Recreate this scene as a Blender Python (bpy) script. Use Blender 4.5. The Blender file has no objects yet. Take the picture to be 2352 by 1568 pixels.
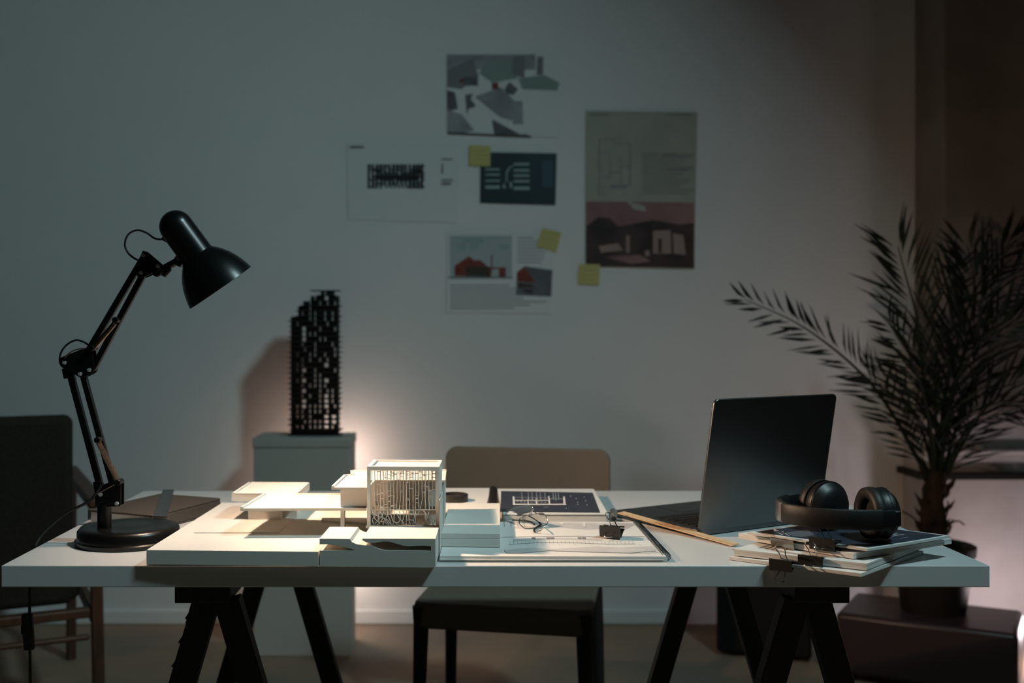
import bpy, math, random
from mathutils import Vector, Matrix
random.seed(7)
S = bpy.context.scene
COL = S.collection
R = math.radians
F, CX, CY, EYE = 2443.0, 1034.0, 758.0, 1.096     # focal length in pixels of the 2352x1568 frame, vanishing point, eye height

# ------------------------------------------------------------------ camera
cam_d = bpy.data.cameras.new('camera'); cam = bpy.data.objects.new('camera', cam_d); COL.objects.link(cam)
cam_d.sensor_width = 36; cam_d.lens = 36*F/2352
cam.location = (0, 0, EYE); cam.rotation_euler = (R(90), 0, 0)
cam_d.shift_x = (1176-CX)/2352; cam_d.shift_y = -(784-CY)/2352
cam_d.clip_start = .05; cam_d.clip_end = 50
cam_d.dof.use_dof = True; cam_d.dof.focus_distance = 1.70; cam_d.dof.aperture_fstop = 3.4
S.camera = cam
# ------------------------------------------------------------------ world, exposure
S.view_settings.view_transform = 'Standard'; S.view_settings.look = 'None'
S.view_settings.exposure = 0.12; S.view_settings.gamma = 1; S.view_settings.use_curve_mapping = False
w = bpy.data.worlds.new('world'); S.world = w; w.use_nodes = True
w.node_tree.nodes['Background'].inputs[0].default_value = (.55, .75, .85, 1)
w.node_tree.nodes['Background'].inputs[1].default_value = .004
# ------------------------------------------------------------------ lights of the room
def area(name, loc, target, size, power, col, spread=180, size_y=None):
    d = bpy.data.lights.new(name, 'AREA'); d.energy = power; d.color = col; d.size = size; d.spread = R(spread)
    if size_y: d.shape = 'RECTANGLE'; d.size_y = size_y
    o = bpy.data.objects.new(name, d); COL.objects.link(o); o.location = loc
    o.rotation_euler = (Vector(target)-Vector(loc)).to_track_quat('-Z', 'Y').to_euler(); return o
def spot(name, loc, target, power, col, angle, blend, radius):
    d = bpy.data.lights.new(name, 'SPOT'); d.energy = power; d.color = col; d.spot_size = R(angle); d.spot_blend = blend
    d.shadow_soft_size = radius
    o = bpy.data.objects.new(name, d); COL.objects.link(o); o.location = loc
    o.rotation_euler = (Vector(target)-Vector(loc)).to_track_quat('-Z', 'Y').to_euler(); return o
BULB_POWER = 440.0            # emission strength of the lamp bulb (mesh)
SPOT_POWER = 95.0             # spot added at the bulb to brighten the table's right side
area('cool_studio_light', (1.30, 1.0, 2.95), (-1.6, 1.4, .2), .28, 25.5, (.61, .92, .96), 150)
def point(name, loc, power, col, radius):
    d = bpy.data.lights.new(name, 'POINT'); d.energy = power; d.color = col; d.shadow_soft_size = radius
    o = bpy.data.objects.new(name, d); COL.objects.link(o); o.location = loc; return o
point('pink_floor_light', (1.97, 3.44, .14), 4.6, (1.0, .83, .88), .05)      # hidden behind the ottoman
point('warm_pedestal_low_fill', (-.40, 3.835, .22), .85, (1.0, .78, .68), .03)  # second point added to spread the pedestal glow down the wall
point('warm_pedestal_light', (-.392, 3.835, .62), .90, (1.0, .70, .58), .03)   # hidden behind the pedestal

# ------------------------------------------------------------------ helpers
def P(px, py, Y):                       # pixel at depth Y -> world
    return Vector(((px-CX)*Y/F, Y, EYE-(py-CY)*Y/F))
def PT(px, py, z):                      # pixel on the horizontal plane z -> world
    return P(px, py, (EYE-z)*F/(py-CY))
ROOT = {}
class MB:
    def __init__(s): s.v = []; s.f = []; s.m = []; s.cur = 0
    def add(s, vs, fs, mi=None):
        b = len(s.v); s.v += [Vector(x) for x in vs]
        for f in fs: s.f.append([b+i for i in f]); s.m.append(s.cur if mi is None else mi)
        return s
    def box(s, c, sz, M=None, mi=None):
        x, y, z = [a/2 for a in sz]
        vs = [Vector((sx*x, sy*y, sz_*z)) for sz_ in (-1, 1) for sy in (-1, 1) for sx in (-1, 1)]
        if M: vs = [M @ q for q in vs]
        vs = [q+Vector(c) for q in vs]
        return s.add(vs, [(0, 2, 3, 1), (4, 5, 7, 6), (0, 1, 5, 4), (2, 6, 7, 3), (0, 4, 6, 2), (1, 3, 7, 5)], mi)
    def span(s, a, b, mi=None):
        a = Vector(a); b = Vector(b); return s.box((a+b)/2, [abs(q) for q in (b-a)], None, mi)
    def prism(s, poly, z0, z1, mi=None):            # polygon (x,y) extruded in z
        n = len(poly)
        ar = sum(poly[i][0]*poly[(i+1) % n][1]-poly[(i+1) % n][0]*poly[i][1] for i in range(n))
        if ar < 0: poly = poly[::-1]
        vs = [(p[0], p[1], z0) for p in poly]+[(p[0], p[1], z1) for p in poly]
        return s.add(vs, [list(range(n))[::-1], list(range(n, 2*n))]+[(i, (i+1) % n, n+(i+1) % n, n+i) for i in range(n)], mi)
    def prismM(s, poly, d0, d1, M, mi=None):
        b = len(s.v); s.prism(poly, d0, d1, mi)
        for i in range(b, len(s.v)): s.v[i] = M @ s.v[i]
        return s
    def beam(s, p0, p1, wx, wy, up=(0, 0, 1), mi=None):      # rectangular bar between two points
        p0 = Vector(p0); p1 = Vector(p1); t = (p1-p0).normalized(); u = Vector(up)
        a = t.cross(u).normalized(); b = a.cross(t)
        vs = []
        for p in (p0, p1):
            for sa, sb in ((-1, -1), (1, -1), (1, 1), (-1, 1)): vs.append(p+a*sa*wx/2+b*sb*wy/2)
        return s.add(vs, [(0, 1, 2, 3), (7, 6, 5, 4), (0, 4, 5, 1), (1, 5, 6, 2), (2, 6, 7, 3), (3, 7, 4, 0)], mi)
    def tube(s, pts, r, n=8, closed=False, mi=None, flat=1.0):
        pts = [Vector(p) for p in pts]; k = len(pts); rr = r if isinstance(r, (list, tuple)) else [r]*k
        ring = []; prev = None
        for i, p in enumerate(pts):
            if closed: t = (pts[(i+1) % k]-pts[i-1])
            else: t = pts[min(i+1, k-1)]-pts[max(i-1, 0)]
            t.normalize()
            if prev is None:
                up = Vector((0, 0, 1)) if abs(t.z) < .9 else Vector((0, 1, 0))
                a = t.cross(up).normalized()
            else:
                a = (prev-t*prev.dot(t)); a.normalize()
            prev = a; b = t.cross(a)
            ring.append([p+(a*math.cos(2*math.pi*j/n)+b*math.sin(2*math.pi*j/n)*flat)*rr[i] for j in range(n)])
        vs = [q for g in ring for q in g]; fs = []
        for i in range(k if closed else k-1):
            i2 = (i+1) % k
            for j in range(n): fs.append((i*n+j, i*n+(j+1) % n, i2*n+(j+1) % n, i2*n+j))
        if not closed: fs += [list(range(n))[::-1], [(k-1)*n+j for j in range(n)]]
        return s.add(vs, fs, mi)
    def cyl(s, p0, p1, r, n=24, mi=None, r2=None):
        return s.tube([p0, p1], [r, r if r2 is None else r2], n, mi=mi)
    def lathe(s, prof, o, ax, n=48, mi=None, cap=False):     # prof: (distance along axis, radius)
        o = Vector(o); ax = Vector(ax).normalized()
        u = Vector((0, 0, 1)) if abs(ax.z) < .9 else Vector((1, 0, 0))
        a = ax.cross(u).normalized(); b = ax.cross(a)
        vs = []
        for d, r in prof:
            for j in range(n): vs.append(o+ax*d+(a*math.cos(2*math.pi*j/n)+b*math.sin(2*math.pi*j/n))*r)
        fs = [(i*n+j, i*n+(j+1) % n, (i+1)*n+(j+1) % n, (i+1)*n+j) for i in range(len(prof)-1) for j in range(n)]
        if cap: fs += [list(range(n))[::-1], [(len(prof)-1)*n+j for j in range(n)]]
        return s.add(vs, fs, mi)
    def ball(s, c, r, n=16, mi=None, sc=(1, 1, 1)):
        pr = [(-math.cos(math.pi*i/n)*r, max(1e-5, math.sin(math.pi*i/n)*r)) for i in range(n+1)]
        b = len(s.v); s.lathe(pr, (0, 0, 0), (0, 0, 1), n*2, mi)
        for i in range(b, len(s.v)):
            q = s.v[i]; s.v[i] = Vector((q.x*sc[0], q.y*sc[1], q.z*sc[2]))+Vector(c)
        return s
    def quad(s, a, b, c, d, mi=None): return s.add([a, b, c, d], [(0, 1, 2, 3)], mi)
    def xf(s, M, start=0):
        for i in range(start, len(s.v)): s.v[i] = M @ s.v[i]
        return s
    def build(s, name, mats, parent=None, smooth=35, bevel=0, local=False, seg=2):
        me = bpy.data.meshes.new(name)
        vs = s.v
        rt = parent
        while rt is not None and rt.parent is not None: rt = rt.parent
        if rt is not None and not local:
            Mi = ROOT[rt.name].inverted(); vs = [Mi @ q for q in vs]
        me.from_pydata([tuple(q) for q in vs], [], s.f)
        if not isinstance(mats, (list, tuple)): mats = [mats]
        for m in mats: me.materials.append(m)
        for i, p in enumerate(me.polygons): p.material_index = min(s.m[i], len(mats)-1)
        me.update()
        if smooth:
            me.shade_smooth(); me.set_sharp_from_angle(angle=R(smooth))
        o = bpy.data.objects.new(name, me); COL.objects.link(o)
        if bevel:
            b = o.modifiers.new('bevel', 'BEVEL'); b.width = bevel; b.segments = seg; b.limit_method = 'ANGLE'; b.angle_limit = R(40)
            b.harden_normals = False
        if parent is not None: o.parent = parent
        return o
def tag(o, label=None, cat=None, group=None, kind=None):
    if label: o['label'] = label
    if cat: o['category'] = cat
    if group: o['group'] = group
    if kind: o['kind'] = kind
    return o
def thing(name, label, cat, loc, rz=0, group=None):
    o = bpy.data.objects.new(name, None); COL.objects.link(o); o.empty_display_size = .05
    o.location = loc; o.rotation_euler = (0, 0, rz)
    ROOT[o.name] = Matrix.Translation(Vector(loc)) @ Matrix.Rotation(rz, 4, 'Z')
    return tag(o, label, cat, group)
def solo(o, label, cat, group=None): return tag(o, label, cat, group)
def struct(o): o['kind'] = 'structure'; return o
def smoothpath(pts, k=6, closed=False):                # Catmull-Rom
    pts = [Vector(p) for p in pts]; out = []; n = len(pts)
    rng = range(n) if closed else range(n-1)
    for i in rng:
        p0 = pts[i-1] if (i > 0 or closed) else pts[0]; p1 = pts[i]; p2 = pts[(i+1) % n]
        p3 = pts[(i+2) % n] if (closed or i+2 < n) else pts[-1]
        for j in range(k):
            t = j/k
            out.append(.5*((2*p1)+(-p0+p2)*t+(2*p0-5*p1+4*p2-p3)*t*t+(-p0+3*p1-3*p2+p3)*t**3))
    if not closed: out.append(pts[-1])
    return out

# ------------------------------------------------------------------ materials
def mat(name, col, rough=.5, metal=0, col2=None, scale=8, bump=0, bscale=60, spec=.5, coat=0, detail=4, stretch=None, sheen=0):
    m = bpy.data.materials.new(name); m.use_nodes = True; nt = m.node_tree; b = nt.nodes['Principled BSDF']
    b.inputs['Base Color'].default_value = (*col, 1); b.inputs['Roughness'].default_value = rough
    b.inputs['Metallic'].default_value = metal; b.inputs['Specular IOR Level'].default_value = spec
    b.inputs['Coat Weight'].default_value = coat
    if sheen: b.inputs['Sheen Weight'].default_value = sheen
    tc = nt.nodes.new('ShaderNodeTexCoord'); src = tc.outputs['Object']
    if stretch:
        mp = nt.nodes.new('ShaderNodeMapping'); mp.inputs['Scale'].default_value = stretch
        nt.links.new(src, mp.inputs[0]); src = mp.outputs[0]
    if col2:
        n = nt.nodes.new('ShaderNodeTexNoise'); n.inputs['Scale'].default_value = scale; n.inputs['Detail'].default_value = detail
        nt.links.new(src, n.inputs['Vector'])
        r = nt.nodes.new('ShaderNodeValToRGB'); r.color_ramp.elements[0].position = .35; r.color_ramp.elements[1].position = .65
        r.color_ramp.elements[0].color = (*col, 1); r.color_ramp.elements[1].color = (*col2, 1)
        nt.links.new(n.outputs[0], r.inputs[0]); nt.links.new(r.outputs[0], b.inputs['Base Color'])
    if bump:
        n2 = nt.nodes.new('ShaderNodeTexNoise'); n2.inputs['Scale'].default_value = bscale; n2.inputs['Detail'].default_value = 6
        nt.links.new(src, n2.inputs['Vector'])
        bp = nt.nodes.new('ShaderNodeBump'); bp.inputs['Strength'].default_value = bump; bp.inputs['Distance'].default_value = .01
        nt.links.new(n2.outputs[0], bp.inputs['Height']); nt.links.new(bp.outputs[0], b.inputs['Normal'])
    return m
def emis(name, col, st):
    m = bpy.data.materials.new(name); m.use_nodes = True; b = m.node_tree.nodes['Principled BSDF']
    b.inputs['Base Color'].default_value = (.8, .8, .8, 1)
    b.inputs['Emission Color'].default_value = (*col, 1); b.inputs['Emission Strength'].default_value = st; return m
def glass(name, rough=0):
    m = bpy.data.materials.new(name); m.use_nodes = True; b = m.node_tree.nodes['Principled BSDF']
    b.inputs['Transmission Weight'].default_value = 1; b.inputs['Roughness'].default_value = rough; b.inputs['IOR'].default_value = 1.5
    b.inputs['Base Color'].default_value = (.97, .98, .97, 1); return m
m_wall = mat('wall_plaster', (.80, .80, .80), .85, col2=(.84, .84, .835), scale=1.5, bump=.12, bscale=14, spec=.2)
m_shadeplast = mat('pilaster_shaded_plaster', (.20, .175, .15), .9, col2=(.28, .25, .22), scale=3, bump=.5, bscale=9, spec=.2)  # plaster darkened grey-brown; the upper shaft's lack of light is in the colour
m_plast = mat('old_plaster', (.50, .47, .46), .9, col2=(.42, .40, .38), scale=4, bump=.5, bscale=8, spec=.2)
m_floor = mat('concrete_floor', (.22, .185, .15), .7, col2=(.36, .245, .165), scale=2.2, bump=.1, bscale=20, detail=8, spec=.3)
m_top = mat('white_laminate', (.66, .66, .66), .30, spec=.5, bump=.01, bscale=200)
m_blackwood = mat('black_stained_wood', (.012, .011, .010), .55, col2=(.022, .018, .015), scale=20, stretch=(8, 8, 1), spec=.3)
m_lamp = mat('black_lamp_enamel', (.005, .005, .005), .30, spec=.35)
m_lampin = mat('white_shade_inside', (.75, .75, .72), .6)
m_bolt = mat('bolt_steel', (.42, .44, .44), .35, .25)
m_spring = mat('dark_spring_steel', (.22, .17, .13), .35, 1)
m_cord = mat('black_cord', (.012, .012, .012), .5)
m_card = mat('white_model_board', (.70, .68, .64), .75, col2=(.73, .71, .67), scale=6, spec=.25)
m_card_edge = mat('plywood_edge', (.62, .58, .50), .8, col2=(.70, .66, .58), scale=30, stretch=(1, 1, 30), spec=.2)
m_acry = mat('frosted_acrylic', (.80, .80, .78), .35, spec=.5)
m_black3d = mat('black_printed_plastic', (.010, .009, .009), .6, spec=.3)
m_ped = mat('painted_plywood', (.52, .52, .48), .8, col2=(.46, .46, .43), scale=3, bump=.05, bscale=30, spec=.2)
m_chair = mat('taupe_moulded_plastic', (.19, .155, .12), .6, col2=(.205, .17, .13), scale=4, spec=.3)
m_chairblack = mat('black_moulded_plastic', (.030, .026, .022), .6, spec=.3)
m_fab = mat('dark_woven_fabric', (.030, .024, .018), .95, col2=(.042, .033, .025), scale=160, bump=.4, bscale=300, spec=.1)
m_redwood = mat('reddish_stained_wood', (.085, .036, .020), .5, col2=(.12, .05, .028), scale=12, stretch=(6, 6, 1), spec=.4)
m_paper = mat('paper', (.70, .69, .67), .85, spec=.2)
m_edge = mat('stacked_page_edges', (.70, .67, .62), .9, col2=(.55, .52, .48), scale=60, stretch=(.2, .2, 40), spec=.1)
m_navy = mat('navy_print', (.035, .040, .060), .45, spec=.4)
m_grey = mat('light_grey_print', (.50, .485, .49), .8, col2=(.56, .545, .545), scale=40, spec=.2)
m_dgrey = mat('dark_grey_print', (.20, .19, .19), .8, spec=.2)
m_ink = mat('ink_lines', (.16, .16, .17), .8, spec=.2)
m_black = mat('black_print', (.02, .02, .022), .6, spec=.3)
m_lid = mat('space_grey_aluminium', (.15, .155, .16), .36, 1)
m_lidedge = mat('light_aluminium_edge', (.42, .41, .40), .35, 1)
m_key = mat('black_keys', (.01, .01, .011), .5)
m_screen = mat('dark_glass_screen', (.01, .01, .012), .08)
m_headph = mat('matte_black_leatherette', (.014, .013, .012), .5, bump=.08, bscale=500, spec=.35)
m_headgl = mat('satin_black_plastic', (.008, .009, .010), .42, spec=.4)
m_chrome = mat('chrome_wire', (.62, .62, .61), .18, 1)
m_clip = mat('black_clip_enamel', (.022, .020, .017), .38, spec=.55)
m_clipg = mat('bare_grey_steel', (.33, .31, .28), .28, 1)
m_wood = mat('pale_ruler_wood', (.62, .43, .25), .6, col2=(.68, .49, .30), scale=20, stretch=(2, 20, 2), spec=.3)
m_steel = mat('brushed_steel', (.30, .31, .31), .35, 1)
m_leath = mat('dark_brown_leather', (.060, .050, .042), .6, bump=.2, bscale=200, spec=.3)
m_leaf = mat('dark_green_leaf', (.006, .010, .005), .55, col2=(.011, .017, .008), scale=9, spec=.35)
m_trunk = mat('fibrous_palm_bark', (.055, .028, .014), .95, col2=(.018, .014, .010), scale=30, stretch=(1, 1, .25), bump=.8, bscale=60, spec=.1)
m_pot = mat('dark_plastic_pot', (.022, .016, .012), .6, spec=.3)
m_soil = mat('potting_soil', (.03, .018, .010), 1, bump=1, bscale=80, spec=.05)
m_plum = mat('dark_plum_leather', (.045, .026, .026), .38, bump=.06, bscale=150, spec=.5)
m_boxblack = mat('black_painted_box', (.010, .010, .009), .6, spec=.25)
m_sticky = mat('yellow_sticky_paper', (.62, .56, .22), .85, spec=.2)
m_glass = glass('spectacle_glass')
m_bulb = emis('glowing_bulb', (1, .72, .53), BULB_POWER)
m_teal = mat('dark_teal_print', (.006, .024, .030), .5, col2=(.010, .045, .062), scale=3, spec=.4)
m_pteal = mat('pale_teal_print', (.36, .46, .47), .7, spec=.2)
m_pcream = mat('cream_poster_paper', (.42, .42, .36), .85, col2=(.47, .46, .40), scale=10, spec=.2)
m_ppink = mat('dusky_pink_print', (.27, .14, .15), .7, col2=(.36, .21, .20), scale=7, spec=.2)
m_pdark = mat('dark_brown_print', (.035, .025, .024), .6, col2=(.09, .05, .05), scale=9, spec=.3)
m_pred = mat('brick_red_print', (.19, .045, .035), .7, col2=(.25, .075, .06), scale=30, spec=.2)
m_pgrey = mat('slate_grey_print', (.27, .275, .31), .7, col2=(.38, .39, .42), scale=12, spec=.2)
m_pdg = mat('dark_slate_print', (.11, .11, .13), .7, col2=(.19, .19, .21), scale=10, spec=.2)
m_pgreen = mat('faded_green_print', (.28, .36, .33), .7, spec=.2)
m_psky = mat('pale_blue_print', (.44, .50, .52), .7, spec=.2)
m_poster = mat('poster_paper', (.79, .80, .80), .85, spec=.2)
m_ink2 = mat('faint_grey_print', (.24, .24, .25), .8, spec=.2)
m_purpl = mat('purple_grey_print', (.32, .29, .34), .8, spec=.2)

TZ = .74
WY = 3.97
# ------------------------------------------------------------------ room shell
b = MB().span((-4.2, WY, 0), (3.6, WY+.15, 3.6)); struct(b.build('wall_back', m_wall))
b = MB().span((-4.2, -1.6, -.1), (3.6, WY+.15, 0)); struct(b.build('floor', m_floor))
m_dim = mat('dark_grey_paint', (.10, .095, .09), .9, col2=(.12, .115, .11), scale=2, spec=.1)
b = MB().span((-4.35, -1.6, 0), (-4.2, WY, 3.6)); struct(b.build('wall_left', m_dim))
b = MB().span((3.5, -1.6, 0), (3.65, WY, 3.6)); struct(b.build('wall_right', m_dim))
b = MB().span((-4.2, -1.6, 3.6), (3.6, WY+.15, 3.7)); struct(b.build('ceiling', m_dim))
# right pilaster: upper shaft and wider lower block with a steel edge bar
b = MB().span((1.731, 3.74, .80), (3.5, WY, 3.6)); struct(b.build('wall_pilaster', m_shadeplast, bevel=.012))
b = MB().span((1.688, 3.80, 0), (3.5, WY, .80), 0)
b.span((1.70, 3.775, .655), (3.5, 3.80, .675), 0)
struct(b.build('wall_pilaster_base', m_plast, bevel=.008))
b = MB().span((1.672, 3.772, .565), (3.5, 3.80, .590)); b.span((1.665, 3.772, .565), (1.690, WY, .590))
struct(b.build('trim_1', m_boxblack, bevel=.003))
# baseboard-less wall foot: thin plaster lip
b = MB().span((-4.2, WY-.012, 0), (1.685, WY, .055)); struct(b.build('baseboard_back', m_wall, bevel=.006))

# ------------------------------------------------------------------ table and trestles
tx0, tx1, ty0, ty1 = -.679, .816, 1.608, 2.358
t = thing('table_top', 'white laminate rectangular table top resting on two black trestles', 'table', ((tx0+tx1)/2, (ty0+ty1)/2, .706))
MB().span((tx0, ty0, .7075), (tx1, ty1, TZ)).build('top_panel', m_top, t, bevel=.0012)
def trestle(xc, label, mirror):
    t = thing('trestle', label, 'trestle', (xc, 1.98, 0), 0, 'black wooden trestles under the white table')
    s = mirror
    MB().box((xc, 1.98, .690), (.05, .66, .033)).build('top_beam', m_blackwood, t, bevel=.002)
    for yy in (1.68, 2.285):
        for sx in (-1, 1):
            p1 = Vector((xc+sx*.016, yy, .672)); p0 = Vector((xc+sx*(.016+.28*.70), yy, -.0))
            lg = MB().beam(p0+Vector((0, 0, .003)), p1, .030, .040, up=(1, 0, 0)).build('leg', m_blackwood, t, bevel=.002)
    for zz, rr in ((.30, .10),):
        for sx in (-1, 1):
            x = xc+sx*(.016+.28*(.70-zz))
            MB().beam((x, 1.69, zz), (x, 2.275, zz), .018, .045).build('crossbar', m_blackwood, t, bevel=.002)
    # end block and bracing gusset at the near end, toothed height rack on the outer leg
    MB().span((xc+s*.004-.0, 1.655, .671), (xc+s*.062, 1.70, .706)).build('end_block', m_blackwood, t, bevel=.0015)
    M = Matrix.Translation((xc, 1.664, 0)) @ Matrix.Rotation(R(90), 4, 'X')
    MB().prismM([(s*a_, b_) for a_, b_ in ((.0376, .672), (-.0134, .672), (-.0169, .664), (.0165, .637), (.0478, .637))], -.008, 0, M).build('gusset', m_blackwood, t, bevel=.001)
    teeth = []
    base = Vector((xc+s*.030, .668)); dr = Vector((s*.28, -1)).normalized()
    poly = [(xc+s*.03, .67)]
    for k in range(3):
        q = base+dr*(.040*(k+1)); n = Vector((s*1, .28)).normalized()
        q0 = base+dr*(.040*k)
        poly += [tuple(q0+n*.006), tuple(q+n*.018), tuple(q+n*.006)]
    poly += [tuple(base+dr*.13-n*.01), (xc+s*.02, .66)]
    M2 = Matrix.Translation((0, 1.702, 0)) @ Matrix.Rotation(R(90), 4, 'X')
    MB().prismM(poly, -.012, 0, M2).build('height_rack', m_blackwood, t, bevel=.0006)
    return t
trestle(-.367, 'black wooden trestle under the left half of the white table', -1)
trestle(.560, 'black wooden trestle under the right half of the white table', 1)

# ------------------------------------------------------------------ desk lamp
LY = 1.775
bc = Vector((-.540, 1.788, TZ))
t = thing('desk_lamp', 'black jointed desk lamp with bell shade standing on the left of the table', 'lamp', bc)
MB().lathe([(0, .001), (0, .086), (.007, .087), (.009, .0835), (.022, .083), (.027, .079), (.0285, .070), (.0285, .060), (.0275, .056), (.0275, .030), (.028, .027), (.028, .001)], bc, (0, 0, 1), 64).build('base', m_lamp, t, smooth=50)
pc = Vector((-.577, LY, 0))
b = MB().cyl(pc+Vector((0, 0, .768)), pc+Vector((0, 0, .806)), .0115, 24); b.cyl(pc+Vector((.004, 0, .800)), pc+Vector((.004, 0, .812)), .007, 16)
post = b.build('post', m_lamp, t)
L = lambda px, py, dy=0: P(px, py, LY)+Vector((0, dy, 0))
def plate(pts, dy, th, name='joint_plate'):
    b = MB()
    for sgn in (-1, 1):
        vs = [(p.x, p.z) for p in [L(*q) for q in pts]]
        M = Matrix.Translation((0, LY+sgn*dy, 0)) @ Matrix.Rotation(R(90), 4, 'X')
        b.prismM(vs, -th/2, th/2, M)
    return b.build(name, m_lamp, t, bevel=.0008)
def roundpoly(pts, r, k=5):          # rounded convex polygon in pixels
    out = []; n = len(pts)
    for i in range(n):
        p = Vector(pts[i]); a = (Vector(pts[i-1])-p); c = (Vector(pts[(i+1) % n])-p)
        la = min(r, a.length*.45); lc = min(r, c.length*.45)
        s0 = p+a.normalized()*la; s1 = p+c.normalized()*lc
        for j in range(k+1):
            u = j/k; out.append(tuple(s0*(1-u)**2+p*2*u*(1-u)+s1*u*u))
    return out
def bolts(lst, par):
    for q in lst:
        b = MB().cyl(L(q[0], q[1], -.0135), L(q[0], q[1], -.0095), .0034, 6); b.cyl(L(q[0], q[1], -.0145), L(q[0], q[1], -.0133), .0020, 12)
        b.cyl(L(q[0], q[1], .012), L(q[0], q[1], .009), .0034, 6)
        b.build('bolt', m_bolt, par)
br = plate(roundpoly([(223, 1118), (277, 1098), (282, 1105), (282, 1160), (222, 1163)], 7), .0085, .002)
bolts([(236, 1133), (273, 1154)], br)
mj = plate(roundpoly([(138, 823), (150, 818), (200, 798), (216, 800), (222, 850), (215, 858), (192, 868), (180, 862), (142, 840)], 10), .0085, .002)
bolts([(153.5, 832.5), (189, 858), (210, 849)], mj)
MB().tube(smoothpath([L(152, 822, -.0095), L(166, 809, -.0095), L(182, 802, -.0095), L(198, 800, -.0095)], 4), .0012, 6).build('wire_edge', m_spring, t)
tj = plate(roundpoly([(331, 573), (377, 612), (372, 620), (328, 640), (316, 634)], 9), .0085, .002)
bolts([(333, 587), (367, 612), (328, 627)], tj)
def bar(a, c, wpx=15, dy=0, th=.010):
    wv = wpx*LY/F
    p0 = L(*a, dy); p1 = L(*c, dy)
    return MB().beam(p0, p1, wv, th, up=(0, 1, 0)).build('arm_bar', m_lamp, t, bevel=.0012)
bar((155, 832), (236, 1137), 15, 0); bar((190, 856), (270, 1152), 14, 0)
bar((200, 812), (333, 587), 14, -.0005); bar((213, 849), (329, 630), 14, .0005)
MB().beam(L(153, 845), L(158, 868), .013, .014, up=(0, 1, 0)).build('arm_collar', m_lamp, t, bevel=.001)
MB().beam(L(225, 1104), L(230, 1135), .013, .014, up=(0, 1, 0)).build('arm_collar', m_lamp, t, bevel=.001)
def spring(a, c, r, turns, dy):
    p0 = L(*a, dy); p1 = L(*c, dy); tt = (p1-p0).normalized(); u = Vector((0, 1, 0)); v = tt.cross(u)
    n = turns*8; pts = [p0+(p1-p0)*i/n+(u*math.cos(i*math.pi/4)+v*math.sin(i*math.pi/4))*r for i in range(n+1)]
    MB().tube(pts, .0007, 5).build('spring', m_spring, t)
spring((233, 1014), (276, 1098), .0042, 44, -.0145); spring((270, 742), (222, 798), .0040, 36, -.0145)
for q in ((231, 1008), (277, 1105), (272, 735), (217, 799)):
    MB().cyl(L(q[0], q[1], -.019), L(q[0], q[1], .004), .0052, 20).build('pivot_knob', m_lamp, t, bevel=.0008)
MB().tube([L(277, 1105, -.012), L(225, 1133, -.012)], .0013, 8).build('lever', m_spring, t)
# shade
rim = L(506.5, 660)
ax = Vector((.561, .176, -.814)).normalized()
k = LY/F
outer = [(0, 84.5), (12.5, 82), (25, 78.5), (40.4, 73), (56, 65.5), (70.3, 56), (80, 48), (87, 41), (90, 39), (93, 38.7), (168, 38)]
for i in range(1, 11): a = i*math.pi/20; outer.append((168+38*math.sin(a), max(.01, 38*math.cos(a))))
prof = [(-d*k, r*k) for d, r in outer]
MB().lathe(prof, rim, ax, 64).build('lamp_shade', m_lamp, t, smooth=30)
inner = [(-(d+0)*k, (r-1.6)*k) for d, r in outer[:11]]+[(-(168+20)*k, 20*k), (-(168+22)*k, .0001)]
shade_in = MB(); shade_in.lathe(inner[::-1], rim, ax, 48); shade_in.lathe([(0, 84.5*k), (0.0003, 83.6*k), (0, 82.9*k)], rim, ax, 48, mi=1)
shade_in.build('shade_lining', [m_lampin, m_lamp], t, smooth=40)
MB().ball(rim-ax*.0220, .0205, 12).build('bulb', m_bulb, t)
spot('added_table_spot', rim-ax*.010, Vector((.62, 1.80, TZ)), SPOT_POWER, (1, .62, .38), 140, 1.0, .018)  # added spot, throws more light to the right than the bulb alone
MB().cyl(rim-ax*.052, rim-ax*.115, .014, 20, r2=.016).build('bulb_socket', m_lamp, t)
for q in ((378, 497), (389, 490)):
    MB().box(L(*q, -.004), (.004, .003, .0016), Matrix.Rotation(R(-35), 4, 'Y')).build('vent_slot', m_spring, t)
pl = L(372, 619); pr = L(412, 597)
MB().cyl(pl, pr, .0062, 20).build('shade_stem', m_lamp, t)
b = MB().cyl(L(360, 628, -.011), L(368, 626, .011), .0048, 16); b.cyl(L(377, 634, -.004), L(392, 617, -.004), .004, 14); b.ball(L(365, 631, -.010), .0046, 8)
b.build('wing_nut', m_lamp, t)
b = MB().box(L(414, 597, -.0), (.016, .02, .020), Matrix.Rotation(R(35), 4, 'Y')); b.build('shade_clamp', m_lamp, t, bevel=.002)
bolts([(414, 594)], t)
wp = [(388, 552), (378, 547), (366, 549), (352, 546), (335, 534), (313, 528), (293, 538), (285, 560), (291, 578), (303, 590), (315, 597)]
MB().tube(smoothpath([L(*q, .004) for q in wp], 5), .0017, 8).build('wire', m_cord, t)
MB().cyl(L(372, 545, .004), L(386, 553, .004), .0042, 14).build('wire_grommet', m_lamp, t)
wp = [(205, 795), (190, 785), (173, 781), (155, 789), (141, 804), (135, 822), (138, 838), (148, 846)]
MB().tube(smoothpath([L(*q, .004) for q in wp], 5), .0017, 8).build('wire', m_cord, t)
cp = [L(238, 1112, -.0125), L(224, 1134, -.013), P(203, 1152, 1.762), P(160, 1174, 1.762), P(124, 1200, 1.76), P(97, 1226, 1.756),
      PT(81, 1252, TZ+.003), Vector((-.683, 1.747, .736)), Vector((-.688, 1.742, .68)), Vector((-.687, 1.738, .60)), Vector((-.685, 1.735, .52)), Vector((-.682, 1.73, .3)), Vector((-.68, 1.73, .004)), Vector((-.9, 1.9, .004))]
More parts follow.
